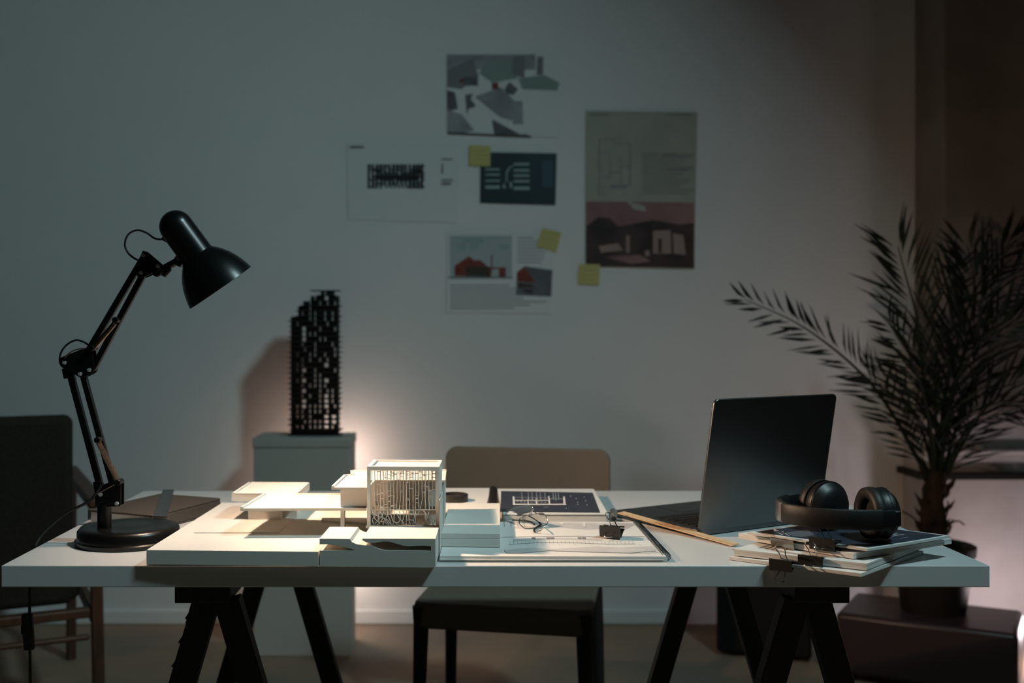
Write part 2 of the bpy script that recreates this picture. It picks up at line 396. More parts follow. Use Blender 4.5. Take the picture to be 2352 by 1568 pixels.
MB().tube(smoothpath(cp, 8), .0024, 10).build('power_cord', m_cord, t)
b = MB()
sp = P(65, 1450, 1.737)
b.box(sp, (.017, .012, .060), Matrix.Rotation(R(-4), 4, 'Y')); b.box(sp+Vector((-.008, 0, .003)), (.008, .007, .016))
b.build('cord_switch', m_cord, t, bevel=.003)

# ------------------------------------------------------------------ architectural site model
mo = Vector((-.457, 1.600, TZ)); mth = R(-2.6)
t = thing('architectural_model', 'white architectural site model with lattice-fronted cube under the desk lamp', 'architectural model', mo, mth)
Mm = ROOT[t.name]; Mi = Mm.inverted()
def ml(px, py, z):
    q = Mi @ PT(px, py, z); return (q.x, q.y)
def mp(px, Y, z):
    q = Mi @ Vector(((px-CX)*Y/F, Y, z)); return (q.x, q.y)
g = .0035; bt = .0255                  # underside gap and board top (local z)
MB().prism([(.03, .03), (.40, .03), (.40, .40), (.03, .40)], 0, g).build('underlay', m_card, t, local=True)
MB().prism([(0, 0), (.2607, 0), (.2607, .098), (.436, .098), (.436, .44), (0, .44)], g, bt).build('base_board', m_card, t, local=True, bevel=.0004)
# front block with wave-shaped openings: outline in the XZ plane
cs = 1.269e-4
ol = [(78, 1366), (1440, 1366), (1440, 1030), (580, 1035), (582, 1055), (620, 1076), (690, 1088), (760, 1078), (830, 1065), (900, 1068), (980, 1090), (1060, 1114), (1130, 1120), (1220, 1114), (1300, 1109), (1390, 1118), (1390, 1172), (870, 1172), (800, 1163), (740, 1140), (690, 1117), (600, 1112), (510, 1100), (455, 1075), (432, 1040), (75, 1040), (75, 1108), (160, 1106), (230, 1110), (300, 1120), (370, 1136), (440, 1154), (495, 1172), (440, 1178), (78, 1180)]
poly = [(.2622+(x-75)*cs, g+(1366-y)*cs) for x, y in ol]
M = Matrix.Translation((0, .0, 0)) @ Matrix.Rotation(R(90), 4, 'X')
b = MB().prismM(poly, -.0965, 0, M); b.build('terrain_block', m_card, t, local=True, smooth=25)
# roof tops pulled back to their own depths + ramp glass
SZ = .813                               # height of the lower roof (world)
zl = lambda z: z-TZ
site = [mp(445, 1.731, 0), mp(638, 1.731, 0), mp(676, 1.86, 0), mp(676, 1.98, 0), mp(500, 1.98, 0)]
MB().prism(site, bt+.0002, bt+.0016).build('site_sheet', m_card, t, local=True)
lo = [ml(552, 1165, SZ), ml(842, 1164, SZ), ml(842, 1133, SZ), ml(683, 1133, SZ), ml(711, 1108, SZ), ml(572, 1107, SZ), ml(532, 1133, SZ), ml(606, 1133, SZ)]
b = MB().prism(lo, zl(SZ)-.0058, zl(SZ)-.0020, 1)
def rims(b, poly, edges, w, z0, z1, mi=0):
    for i in edges:
        a = Vector(poly[i]); c = Vector(poly[(i+1) % len(poly)]); d = (c-a).normalized(); n = Vector((-d.y, d.x))
        q = [tuple(a), tuple(c), tuple(c+n*w), tuple(a+n*w)]
        b.prism(q, z0, z1, mi)
rims(b, lo, [7, 6, 5, 4, 3, 2], .0042, zl(SZ)-.0020, zl(SZ)+.0008, 0)
b.prism([(p[0], p[1]) for p in lo], zl(SZ)-.0020, zl(SZ)-.0015, 0)
b.build('lower_roof', [m_card, m_card_edge], t, local=True)
wz = zl(SZ)-.0135
wg = [lo[5], lo[6], lo[7], (lo[7][0]+.02, lo[7][1]), lo[3], lo[4]]
MB().prism(wg, wz, zl(SZ)-.0058).build('roof_fascia', m_card, t, local=True)
pav = [mp(569, 1.85, 0), mp(648, 1.85, 0), mp(655, 1.95, 0), mp(590, 1.95, 0)]
MB().prism(pav, bt, zl(SZ)-.0058).build('pavilion', m_card, t, local=True, bevel=.002)
MB().prism([mp(648, 1.868, 0), mp(682, 1.868, 0), mp(690, 1.95, 0), mp(650, 1.95, 0)], bt, zl(SZ)-.0058).build('pavilion', m_card, t, local=True)
MB().prism([mp(738, 1.828, 0), mp(843, 1.80, 0), mp(843, 1.95, 0), mp(745, 1.95, 0)], bt, bt+.004).build('platform', m_card, t, local=True)
# upper volume
UZ = .846
b = MB().prism([mp(782, 1.708, 0), mp(844, 1.708, 0), mp(850, 1.78, 0), mp(786, 1.80, 0)], zl(SZ)-.0005, zl(UZ)-.0058)
b.prism([mp(782, 1.708, 0), mp(791, 1.708, 0), mp(793, 1.76, 0), mp(785, 1.76, 0)], bt, zl(SZ)-.0058)
b.build('upper_walls', m_card, t, local=True)
up = [ml(761, 1117, UZ), mp(843, 1.700, 0), mp(848, 1.785, 0), mp(1023, 1.785, 0), mp(1025, 1.905, 0), ml(805, 1080, UZ), ml(808, 1089, UZ), ml(790, 1090, UZ)]
b = MB().prism(up, zl(UZ)-.0055, zl(UZ)-.0018, 1); b.prism(up, zl(UZ)-.0018, zl(UZ)-.0014, 0)
rims(b, up, [7, 6, 5, 4], .0042, zl(UZ)-.0020, zl(UZ)+.0008)
b.build('upper_roof', [m_card, m_card_edge], t, local=True)
rear = [mp(843, 1.79, 0), mp(1021, 1.79, 0), mp(1024, 1.90, 0), mp(850, 1.90, 0)]
MB().prism(rear, bt, zl(UZ)-.0055).build('rear_walls', m_card, t, local=True)
# cube
q0 = mp(843, 1.695, 0); q1 = mp(1009, 1.695, 0)
x0, x1, y0 = q0[0], q1[0], min(q0[1], q1[1]); y1 = y0+.088
zt = zl(.879); zb = bt
b = MB(); wt = .0052
b.span((x0, y0, zl(.785)-.012), (x0+wt, y0+.007, zt)); b.span((x1-wt, y0, zb), (x1, y0+.007, zt))
b.span((x0+wt, y0, zt-.0062), (x1-wt, y0+.007, zt)); b.span((x0, y0, zb), (x1, y0+.007, zl(.785)))
b.span((x1-.0035, y0+.007, zb), (x1, y1, zt))
b.span((x0, y0+.007, zb), (x0+.0035, y1, zl(.846)))
b.span((x0, y0+.007, zt-.0062), (x0+.006, y1, zt)); b.span((x1-.006, y0+.007, zt-.0062), (x1-.0035, y1, zt)); b.span((x0+.006, y1-.006, zt-.0062), (x1-.006, y1, zt))
b.build('cube_frame', m_card, t, local=True)
MB().span((x0+.004, y0+.006, zt-.0060), (x1-.004, y1-.005, zt-.0030)).build('cube_roof', m_card, t, local=True)
b = MB().span((x0+.004, y0+.012, zl(.800)), (x1-.004, y1, zl(.802)))
for xx in (.028, .058, .088): b.span((x0+xx, y0+.045, zb), (x0+xx+.0018, y1-.002, zl(.845)))
b.span((x0+.004, y0+.05, zb), (x0+.075, y0+.052, zl(.80)))
b.build('cube_floors', m_card, t, local=True)
# lattice (laser-cut card): vertical strands with rungs, root-like branches below
ls = 7.55e-5
lx = lambda c: x0+(c-20)*ls
lz = lambda c: zl(.785)+(1335-c)*ls
lat = MB()
def strand(pts, yy, r=.00050):
    pts = [Vector((lx(a), yy, lz(c))) for a, c in pts]
    for i in range(len(pts)-1):
        lat.beam(pts[i], pts[i+1], r*2, r*2, up=(0, 1, 0))
cols = [120, 180, 235, 300, 370, 440, 510, 580, 650, 715, 785, 850, 910, 990, 1040, 1110, 1180, 1250, 1325, 1395, 1465, 1525]
yl = y0+.0035
bend = {180: 10, 235: 40, 650: -12, 715: -16, 785: -8, 1110: 8, 1180: -35, 1250: 14, 1325: 10}
for c in cols:
    d = bend.get(c, 0)
    strand([(c, 165), (c, 620), (c-d*.3, 760), (c+d*.3, 850), (c+d, 1000)], yl)
strand([(100, 1015), (820, 1010), (1540, 1000)], yl, .0006)
rung = [(120, 445), (120, 617), (180, 805), (235, 470), (235, 515), (235, 685), (300, 438), (300, 660), (300, 778), (300, 932), (300, 955), (370, 470), (370, 902), (440, 565), (440, 612), (440, 728), (440, 832), (440, 970), (510, 468), (510, 498), (510, 710), (510, 930), (580, 902), (580, 955), (715, 610), (715, 645), (850, 435), (850, 770), (850, 800), (910, 562), (1040, 708), (1040, 765), (1040, 855), (1180, 632), (1250, 518), (1325, 602), (1325, 715), (1325, 748), (1395, 575),
        (235, 205), (370, 325), (440, 265), (440, 345), (510, 215), (510, 290), (580, 250), (650, 375), (715, 235), (715, 300), (850, 335), (910, 270), (910, 320), (1040, 240), (1110, 330), (1110, 205), (1180, 265), (1395, 240), (1395, 320)]
for c, y in rung:
    i = cols.index(c); strand([(c, y), (cols[i+1], y)], yl)
roots = [[(120, 1040), (170, 1110), (280, 1160), (400, 1195), (470, 1240), (520, 1330)], [(180, 1040), (185, 1130), (175, 1200), (240, 1255), (190, 1290)], [(275, 1050), (250, 1130), (250, 1260), (285, 1310)],
         [(375, 1040), (330, 1130), (260, 1240), (160, 1330)], [(290, 1050), (340, 1120), (345, 1200), (300, 1260), (230, 1330)], [(450, 1030), (450, 1120), (400, 1210), (350, 1300), (360, 1335)], [(450, 1120), (500, 1220), (530, 1330)],
         [(515, 1030), (525, 1130), (560, 1230), (640, 1300), (665, 1335)], [(590, 1030), (590, 1180), (565, 1335)], [(625, 1060), (680, 1160), (740, 1230), (810, 1330)], [(695, 1030), (720, 1110), (715, 1210), (690, 1270), (640, 1280)],
         [(780, 1030), (800, 1120), (780, 1220), (745, 1330)], [(850, 1040), (850, 1140), (850, 1220), (840, 1330)], [(850, 1225), (920, 1218), (990, 1230), (1060, 1335)], [(905, 1030), (900, 1150), (910, 1240), (940, 1335)],
         [(910, 1260), (880, 1335)], [(985, 1010), (1010, 1080), (1030, 1140), (1000, 1210), (975, 1335)], [(1115, 1030), (1095, 1095), (1030, 1140)], [(1045, 1030), (1045, 1335)], [(1190, 1010), (1250, 1060), (1250, 1330)],
         [(1250, 1100), (1320, 1180), (1420, 1220), (1500, 1255)], [(1270, 1200), (1305, 1260), (1300, 1335)], [(1330, 1040), (1305, 1110), (1280, 1190), (1240, 1230)], [(1345, 1200), (1355, 1335)], [(1400, 1170), (1400, 1335)], [(1480, 1050), (1520, 1120)], [(1500, 1150), (1420, 1320)],
         [(140, 1100), (155, 1180), (125, 1220), (150, 1310)], [(370, 1200), (450, 1270), (490, 1335)], [(300, 1260), (370, 1250), (420, 1290), (460, 1335)]]
for r_ in roots: strand(r_, yl)
lat.build('lattice_front', m_card, t, local=True, smooth=0)
lat = MB()
random.seed(3)
c = 110
while c < 1500:
    strand([(c, 150), (c, 520)], y1-.003, .00038)
    for j in range(3):
        yy = random.uniform(170, 430); strand([(c, yy), (c+45, yy)], y1-.003, .00038)
    c += random.choice((32, 45, 45, 60))
lat.build('lattice_rear', m_card, t, local=True, smooth=0)
MB().span((x0-.002, y0-.002, zl(.785)-.0040), (x1+.001, y0+.004, zl(.785))).build('cube_plinth', m_card_edge, t, local=True)
# transparent side sheet on the right
MB().span((.4365, .085, g), (.4375, .17, zl(.830))).build('side_panel', m_card, t, local=True)

# white board box right of the model
a0 = mp(1003, 1.70, 0)
bo = Vector((.080, 1.700, TZ+.0092))
t = thing('foam_board_block', 'low white foam board block lying on the sketchbook beside the model', 'model board', (bo.x, bo.y, bo.z), mth)
b = MB().span((-.0945, 0, .0), (0, .300, .0125)); b.span((-.0945, .0003, .0130), (0, .300, .0215))
b.build('foam_board', m_card, t, local=True, bevel=.0006)

# ------------------------------------------------------------------ wall tower model and pedestal
pz = .734
b0 = Vector((-.500, 3.675, 0))
t = thing('pedestal', 'off-white painted plywood pedestal standing on the floor against the wall', 'pedestal', b0)
MB().span((-.661, 3.573, 0), (-.336, 3.777, .700)).build('plinth_body', m_ped, t, bevel=.003)
MB().span((-.664, 3.570, .701), (-.333, 3.780, pz)).build('plinth_lid', m_ped, t, bevel=.004)
random.seed(11)
b = MB()
tw0 = -.560; ts = 3.665/F
colx = [405, 422, 440, 458, 476, 494, 512, 530, 548, 566, 584, 602, 620, 638, 656, 674, 692, 710, 728, 745]
def topy(c):
    if c < 458: return 345
    if c < 494: return 265
    if c < 545: return 225
    if c < 600: return 190
    if c < 700: return 150
    return 187
fx = lambda c: ((540+c/3.136)-CX)*ts
fz = lambda c: pz+(1190-c)/3.136*ts
nf = 28; fh = (1190-150)/nf
hole_cols = {2: .45, 4: .55, 5: .4, 7: .5, 9: .72, 11: .65, 13: .5, 14: .55, 16: .4, 17: .3}
lastopen = {}
for i in range(nf):
    yb = 1190-i*fh; ytp = yb-fh
    j = 0
    for j in range(len(colx)-1):
        c0, c1 = colx[j], colx[j+1]
        if ytp < topy(c0)-fh*.4: continue
        hp = hole_cols.get(j, 0)
        if i > 16: hp *= .7
        if i < 12: hp = min(.85, hp*1.35)
        if 8 < i < 13 and j > 14: hp *= .3
        if i > 0 and random.random() < hp: 
            b.span((fx(c0), 3.650, fz(yb)), (fx(c1)+.0004, 3.700, fz(yb)+.0035)); continue
        b.span((fx(c0), 3.650, fz(yb)), (fx(c1)+.0004, 3.700, fz(ytp)))
    # protruding floor plate
    cl = min([c for c in colx[:-1] if ytp >= topy(c)-fh*.4] or [600]); e = random.choice((5, 12, 17, 17))
    cr = 745 if ytp >= 160 else 700
    b.span((fx(cl-e), 3.636, fz(yb)-.0), (fx(cr+random.choice((6, 16, 22))), 3.714, fz(yb)+.0030))
b.span((fx(548), 3.642, fz(152)), (fx(752), 3.708, fz(146)))
solo(b.build('tower_model', m_black3d, None), 'black perforated skyscraper model with stepped top standing on the pedestal', 'architectural model')

# ------------------------------------------------------------------ wall prints
def on_wall(b, pts, off, mi): b.add([P(x, y, WY-off) for x, y in pts], [list(range(len(pts)))], mi)
def sheet(name, corners, mats, label, cat, prints, off=.003, group=None, th=.0012):
    b = MB()
    f = [P(x, y, WY-off-th) for x, y in corners]; k_ = [v+Vector((0, th, 0)) for v in f]
    n = len(f); b.add(f+k_, [list(range(n)), list(range(2*n-1, n-1, -1))]+[(i, n+i, n+(i+1) % n, (i+1) % n) for i in range(n)], 0)
    for k_, (pts, mi) in enumerate(prints): on_wall(b, pts, off+th+.0003+.00003*k_, mi)
    return solo(b.build(name, mats, None, smooth=0), label, cat, group)
def rc(x0_, y0_, x1_, y1_, sk=0): return [(x0_, y0_), (x1_, y0_+sk), (x1_, y1_+sk), (x0_, y1_)]
# collage print, top
pr = [(rc(1027, 125, 1230, 160), 1), ([(1027, 160), (1085, 135), (1100, 175), (1060, 205), (1027, 200)], 2), (rc(1065, 176, 1098, 197), 3), ([(1100, 168), (1120, 140), (1175, 140), (1190, 180), (1130, 190)], 4),
      ([(1027, 207), (1045, 212), (1052, 250), (1027, 256)], 3), ([(1068, 218), (1085, 215), (1092, 246), (1072, 262)], 3), ([(1090, 222), (1150, 200), (1200, 250), (1190, 280), (1150, 270)], 1),
      ([(1158, 205), (1170, 188), (1190, 205), (1180, 218), (1165, 216)], 3), ([(1180, 232), (1200, 232), (1202, 285), (1178, 285)], 1), ([(1028, 252), (1060, 262), (1090, 300), (1060, 306), (1028, 304)], 1), ([(1130, 275), (1160, 280), (1215, 311), (1135, 308)], 3),
      ([(1190, 180), (1250, 172), (1285, 190), (1280, 208), (1200, 205)], 4), ([(1234, 130), (1248, 130), (1247, 172), (1232, 172)], 2), ([(1180, 130), (1205, 130), (1205, 180), (1175, 170)], 2), (rc(1130, 190, 1145, 205), 5), (rc(1056, 180, 1066, 190), 5),
      ([(1028, 303), (1220, 312), (1220, 316), (1028, 308)], 6), ([(1076, 250), (1110, 240), (1132, 262), (1128, 302), (1098, 298), (1072, 272)], 7), ([(1084, 218), (1130, 258), (1215, 306), (1196, 309), (1120, 268), (1082, 230)], 7)]
sheet('collage_print', [(1026, 124), (1291, 128), (1286, 316), (1027, 309)], [m_poster, m_pgrey, m_ink2, m_pdg, m_pgreen, m_pred, m_leath, m_poster],
      'large pale aerial collage print, topmost on the wall', 'poster', pr)
# white elevation drawing, left
pr = []
random.seed(5)
for i in range(14):
    x = 844+i*9.4
    pr.append((rc(x, 377+abs(i-7)*-.0, x+5.8, 433-(6 if 3 < i < 10 else 0)), 1))
    for j in range(7):
        if random.random() < .75: pr.append((rc(x+4, 379+j*8, x+8.6, 384+j*8), 1))
    if random.random() < .4: pr.append((rc(x-2, 386, x+9, 395), 1))
pr += [(rc(862, 401, 960, 412), 1), (rc(804, 335, 836, 340), 2), (rc(1014, 364, 1040, 367), 2), (rc(1014, 376, 1018, 398), 3), (rc(1014, 412, 1041, 415), 2), (rc(1014, 419, 1036, 424), 2)]
sheet('elevation_print', [(797, 328), (1056, 331), (1052, 512), (799, 504)], [m_poster, m_black, m_dgrey, m_ink2], 'white print with a black grid facade drawing, leftmost on the wall', 'poster', pr, off=.002)
# teal print
pr = []
for i, (y, x) in enumerate(((377, 1180), (391, 1180), (403, 1180), (416, 1180), (431, 1180))): pr.append((rc(x, y-2.5, x+36, y+2.5 if i < 4 else y+5), 1))
for i, y in enumerate((389, 401, 415, 428)): pr.append((rc(1115, y-2, 1148, y+2 if i < 3 else y+5), 1))
pr += [([(1154, 432), (1158, 418), (1162, 432)], 1), ([(1170, 418), (1176, 418), (1176, 432), (1172, 432)], 1), ([(1162, 418), (1162, 395), (1170, 383), (1180, 380), (1180, 382), (1172, 385), (1165, 397), (1165, 418)], 1), (rc(1245, 370, 1270, 430), 2)]
sheet('tree_diagram_print', [(1104, 349), (1279, 352), (1276, 471), (1103, 466)], [m_teal, m_pteal, mat('blue_glow_print', (.015, .06, .10), .5)], 'dark teal print with a pale branching diagram on the wall', 'poster', pr)
# house elevations print
pr = [(rc(1033, 541, 1176, 640), 1), ([(1044, 634), (1044, 610), (1077, 588), (1090, 598), (1103, 597), (1120, 612), (1128, 614), (1128, 586), (1131, 586), (1131, 614), (1162, 614), (1162, 637), (1146, 637), (1146, 618), (1130, 618), (1128, 636)], 2),
      (rc(1070, 612, 1124, 635), 3), (rc(1030, 636, 1178, 639), 4), (rc(1050, 560, 1070, 575), 5), (rc(1078, 555, 1098, 572), 5), (rc(1146, 562, 1170, 573), 5), (rc(1060, 545, 1110, 560), 5),
      ([(1187, 625), (1205, 611), (1269, 620), (1266, 681), (1185, 678)], 4), ([(1187, 625), (1205, 612), (1228, 645), (1226, 650), (1187, 644)], 2), ([(1190, 648), (1225, 655), (1222, 676), (1190, 662)], 3)]
for i in range(8): pr.append((rc(1188, 545+i*8, 1225+(i*37) % 40, 547+i*8), 6))
for i in range(8): pr.append((rc(1034, 654+i*7.5, 1170+(i*53) % 90, 656+i*7.5), 6))
sheet('house_elevation_print', [(1027, 535), (1271, 545), (1268, 721), (1025, 718)], [m_poster, m_psky, m_pred, m_leath, m_pdg, m_pteal, m_ink2], 'print with two red barn-like houses, lowest on the wall', 'poster', pr)
# tall poster with pink photograph
pr = [(rc(1346, 462, 1595, 612, 3), 1), ([(1346, 520), (1375, 498), (1400, 500), (1420, 520), (1500, 505), (1560, 515), (1594, 512), (1594, 616), (1346, 611)], 2),
      ([(1440, 462), (1480, 472), (1485, 486), (1455, 480)], 3), ([(1500, 530), (1540, 528), (1542, 582), (1500, 582)], 4), (rc(1512, 548, 1520, 580), 2), ([(1375, 565), (1420, 558), (1430, 575), (1380, 580)], 4), (rc(1438, 540, 1446, 580), 4), (rc(1482, 575, 1492, 588), 4),
      ([(1390, 590), (1470, 585), (1495, 600), (1450, 606)], 1), ([(1545, 535), (1570, 540), (1575, 585), (1548, 582)], 4)]
for i in range(13): pr.append((rc(1475, 352+i*7.6, 1555+(i*29) % 40, 354+i*7.6), 5))
for x0_, y0_, x1_, y1_ in ((1375, 318, 1378, 450), (1375, 318, 1412, 320), (1412, 318, 1414, 330), (1412, 330, 1448, 332), (1446, 330, 1449, 425), (1400, 350, 1402, 410), (1375, 405, 1402, 407), (1402, 425, 1449, 427), (1425, 360, 1427, 425), (1375, 350, 1400, 352), (1425, 380, 1449, 382), (1402, 395, 1425, 397), (1385, 425, 1387, 450), (1400, 425, 1440, 432)): pr.append((rc(x0_, y0_, x1_, y1_), 6))
pr += [(rc(1355, 262, 1400, 265), 5), (rc(1530, 262, 1590, 264), 5), (rc(1520, 355, 1592, 357), 6), (rc(1530, 388, 1590, 390), 6)]
sheet('project_poster', [(1346, 254), (1602, 258), (1594, 619), (1344, 612)], [m_pcream, m_ppink, m_pdark, m_pcream, mat('pale_pink_print', (.36, .25, .22), .7), m_ink2, m_purpl],
      'tall project poster with floor plan above a pink house photograph', 'poster', pr)
for cs_, off, lb, tl in (([(1078, 333), (1127, 335), (1126, 382), (1077, 380)], .0065, 'yellow sticky note overlapping the top left corner of the teal print', ((1086, 345, 1116), (1092, 355, 1120), (1086, 366, 1118))),
                  ([(1246, 523), (1290, 534), (1278, 579), (1233, 566)], .0065, 'tilted yellow sticky note on the corner of the red house print', ((1250, 536, 1278), (1246, 547, 1274), (1244, 558, 1268))),
                  ([(1331, 606), (1378, 607), (1376, 655), (1328, 652)], .0065, 'yellow sticky note at the lower left corner of the tall poster', ((1338, 618, 1368), (1340, 630, 1366), (1338, 641, 1364)))):
    pr = [([(a, y), (c, y+1), (c, y+2.4), (a, y+1.4)], 1) for a, y, c in tl]
    sheet('sticky_note', cs_, [m_sticky, mat('faded_pencil', (.45, .42, .20), .8)], lb, 'sticky note', pr, off=off, group='yellow sticky notes on the wall', th=.0006)

# ------------------------------------------------------------------ things at the back left of the table
z0 = TZ
Bc, Cc = PT(367, 1133, .770), PT(504, 1143, .770)
d1 = (Cc-Bc).normalized(); d2 = Vector((d1.y, -d1.x, 0)).normalized()
if d2.y > 0: d2 = -d2
A_ = Bc+d2*.205; D_ = Bc+d1*.145+d2*.205; C_ = Bc+d1*.145
t = thing('notebook', 'thick dark brown leather notebook lying behind the lamp base', 'notebook', (A_.x, A_.y, TZ))
XY = lambda *ps: [(p.x, p.y) for p in ps]
b = MB().prism(XY(Bc, C_, D_, A_), .7655, .7700); b.prism(XY(Bc, C_, D_, A_), TZ+.0002, TZ+.0035)
b.prism(XY(C_-d1*.004, C_, D_, D_-d1*.004), TZ+.0035, .7655)
b.build('cover', m_leath, t, bevel=.0015)
ins = lambda p, s, u: p+d1*s+d2*u
MB().prism(XY(ins(Bc, .004, .004), ins(C_, -.004, .004), ins(D_, -.004, -.004), ins(A_, .004, -.004)), TZ+.0035, .7655).build('pages', m_edge, t)
q = [PT(374, 1123, .7725), PT(400, 1123, .7725), PT(383, 1185, .7725), PT(353, 1184, .7725)]
b = MB().prism(XY(*q), .7707, .7718)
for i in range(30):
    u = (i+.5)/30; a = q[1].lerp(q[2], u); c = q[0].lerp(q[3], u); e = a.lerp(c, .2 if i % 5 else .34)
    b.quad(*[Vector((p.x, p.y, .7720)) for p in (a, e, e+Vector((0, .0005, 0)), a+Vector((0, .0005, 0)))], mi=1)
solo(b.build('steel_ruler', [m_steel, m_black], None), 'short grey steel ruler lying across the dark leather notebook', 'ruler')
b = MB(); q = PT(214, 1193, TZ)
b.box(q+Vector((0, 0, .0105)), (.016, .012, .020), None, 0); b.box(q+Vector((0, -.0062, .011)), (.011, .001, .0135), None, 1)
solo(b.build('pencil_sharpener', [m_steel, m_black], None, bevel=.0012), 'small block sharpener with a black front behind the lamp post', 'pencil sharpener')
# loose papers at the back edge
q = [PT(430, 1137, TZ), PT(600, 1139, TZ), PT(560, 1150, TZ), PT(505, 1153, TZ)]
b = MB().prism([(-.43, 2.05), (-.30, 2.06), (-.315, 2.24), (-.445, 2.23)], TZ+.0002, TZ+.0012, 0)
for i in range(5): b.quad(*[Vector((x, y, TZ+.0014)) for x, y in ((-.425+.0, 2.10+.022*i), (-.32, 2.105+.022*i), (-.32, 2.107+.022*i), (-.425, 2.102+.022*i))], mi=1)
solo(b.build('paper_sheet', [m_paper, m_ink2], None), 'loose white printed sheet at the back of the table behind the model', 'paper')

# ------------------------------------------------------------------ spiral sketchbooks
def coil(par, x, ya, yb, z, r, n, name='spiral_binding'):
    pts = []
    m_ = n*10
    for i in range(m_+1):
        a = i/10*2*math.pi; pts.append(Vector((x[0]+(x[1]-x[0])*i/m_+math.sin(a)*r, ya+(yb-ya)*i/m_, z+math.cos(a)*r)))
    return MB().tube(pts, .0006, 5).build(name, m_cord, par)
PZ = .7485
t = thing('spiral_sketchbook', 'large open spiral-bound book of site sections under the spectacles', 'sketchbook', (.13, 1.78, TZ))
b = MB().prism([(-.0165, 1.634), (.334, 1.634), (.336, 1.931), (-.003, 1.931)], TZ+.0003, PZ-.0035, 1)
b.build('cover', m_edge, t)
b = MB(); fr = []
nx, ny = 24, 4
def pgz(u, v): return PZ-.0035+.0032*min(1, u/.1)*(1 if u < .97 else .6)
quadv = []
b.prism([(-.0163, 1.636), (.332, 1.634), (.335, 1.929), (-.003, 1.930)], PZ-.0034, PZ, 0)
b.prism([(-.016, 1.631), (.327, 1.6315), (.329, 1.634), (-.016, 1.634)], PZ-.0048, PZ-.0038, 0)
nf0 = len(b.f)
def ink(pts, mi, z=None):
    b.add([Vector((*PT(x, y, PZ+.0003).xy, PZ+.0002+.00001*(len(b.f)-nf0))) for x, y in pts], [list(range(len(pts)))], mi)
def line(pts, w, mi):
    for i in range(len(pts)-1):
        (xa, ya), (xb, yb) = pts[i], pts[i+1]
        if abs(xb-xa) > abs(yb-ya)*1.5: ink([(xa, ya-w/2), (xb, yb-w/2), (xb, yb+w/2), (xa, ya+w/2)], mi)
        else: ink([(xa-w/2, ya), (xa+w/2, ya), (xb+w/2, yb), (xb-w/2, yb)], mi)
def sx(x, y): return (1000+x/4.055, 1100+y/4.055)
ink([sx(630, 385), sx(760, 405), sx(1500, 440), sx(1560, 455), sx(1560, 430), sx(1500, 405), sx(1180, 405), sx(700, 380)], 1)
ink([sx(1000, 405), sx(1900, 415), sx(1780, 455), sx(1400, 468), sx(1060, 440)], 1)
ink([sx(1640, 405), sx(1880, 412), sx(1790, 460), sx(1640, 450)], 2)
line([sx(620, 540), sx(1000, 532), sx(1300, 530), sx(1600, 540), sx(1950, 532)], .9, 3)
ink([sx(720, 560), sx(1000, 545), sx(1280, 548), sx(1550, 560), sx(1540, 572), sx(1280, 560), sx(1000, 560), sx(730, 578)], 1)
for xx in (895, 1035, 1072, 1325, 1365): ink([sx(xx, 541), sx(xx+36, 541), sx(xx+40, 560), sx(xx+4, 560)], 4)
line([sx(680, 608), sx(1000, 588), sx(1300, 592), sx(1600, 605), sx(1860, 603)], .5, 3)
for i in range(32): x = 690+i*37; line([sx(x, 575), sx(x+6, 605)], .45, 3)
for i in range(9): x = 700+i*150; line([sx(x, 605), sx(x+12, 622)], .45, 3)
ink([sx(640, 665), sx(760, 650), sx(900, 640), sx(1060, 655), sx(1300, 640), sx(1500, 630), sx(1700, 640), sx(1900, 632), sx(2020, 625), sx(2060, 670), sx(1800, 690), sx(1400, 680), sx(1060, 668), sx(800, 690), sx(660, 690)], 1)
line([sx(1870, 415), sx(2095, 690)], .8, 3)
line([sx(1810, 695), sx(2080, 685)], .5, 3)
for i in range(4): x = 640+i*62; line([sx(x, 400), sx(x+5, 445)], .7, 3)
for i in range(10): x = 1190+i*4
ink([sx(1160, 405), sx(1190, 405), sx(1195, 425), sx(1165, 425)], 5); ink([sx(1370, 408), sx(1395, 408), sx(1405, 445), sx(1380, 445)], 5)
b.build('page', [m_paper, m_grey, mat('mauve_print', (.45, .41, .42), .8), m_ink, m_dgrey, m_paper], t, smooth=0)
coil(t, (.334, .337), 1.640, 1.925, PZ-.002, .0065, 44)

BZ = .7595
t = thing('spiral_sketchbook', 'open spiral-bound portfolio with a dark floor plan page at the back of the table', 'sketchbook', (.09, 2.1, TZ))
MB().prism([(-.13, 2.052), (.068, 2.045), (.086, 2.270), (-.115, 2.272)], TZ+.0003, BZ-.002, 0).build('page_block', m_edge, t, bevel=.001)
b = MB().prism([(.0975, 1.952), (.289, 1.950), (.304, 2.256), (.1005, 2.258)], TZ+.0003, BZ-.002, 0)
b.build('page_block', m_edge, t, bevel=.0035)
MB().prism([(-.131, 2.051), (.069, 2.044), (.087, 2.271), (-.116, 2.273)], BZ-.0019, BZ-.0004, 0).build('page', m_paper, t)
b = MB().prism([(.0970, 1.951), (.2895, 1.949), (.3045, 2.257), (.1000, 2.259)], BZ-.0019, BZ, 0)
def ink2(pts, mi):
    b.add([Vector((*PT(x, y, BZ+.0003).xy, BZ+.0002+.00015*mi)) for x, y in pts], [list(range(len(pts)))], mi)
def bx2(x0_, y0_, x1_, y1_, mi=2):                 # crop coordinates (5.345, origin 1000,1000)
    f_ = lambda x, y: (1000+x/5.345, 1000+y/5.345)
    ink2([f_(x0_, y0_), f_(x1_, y0_), f_(x1_+(y1_-y0_)*.12, y1_), f_(x0_+(y1_-y0_)*.05, y1_)], mi)
ink2([(1151, 1127), (1361, 1131), (1378.5, 1177), (1149, 1175)], 1)
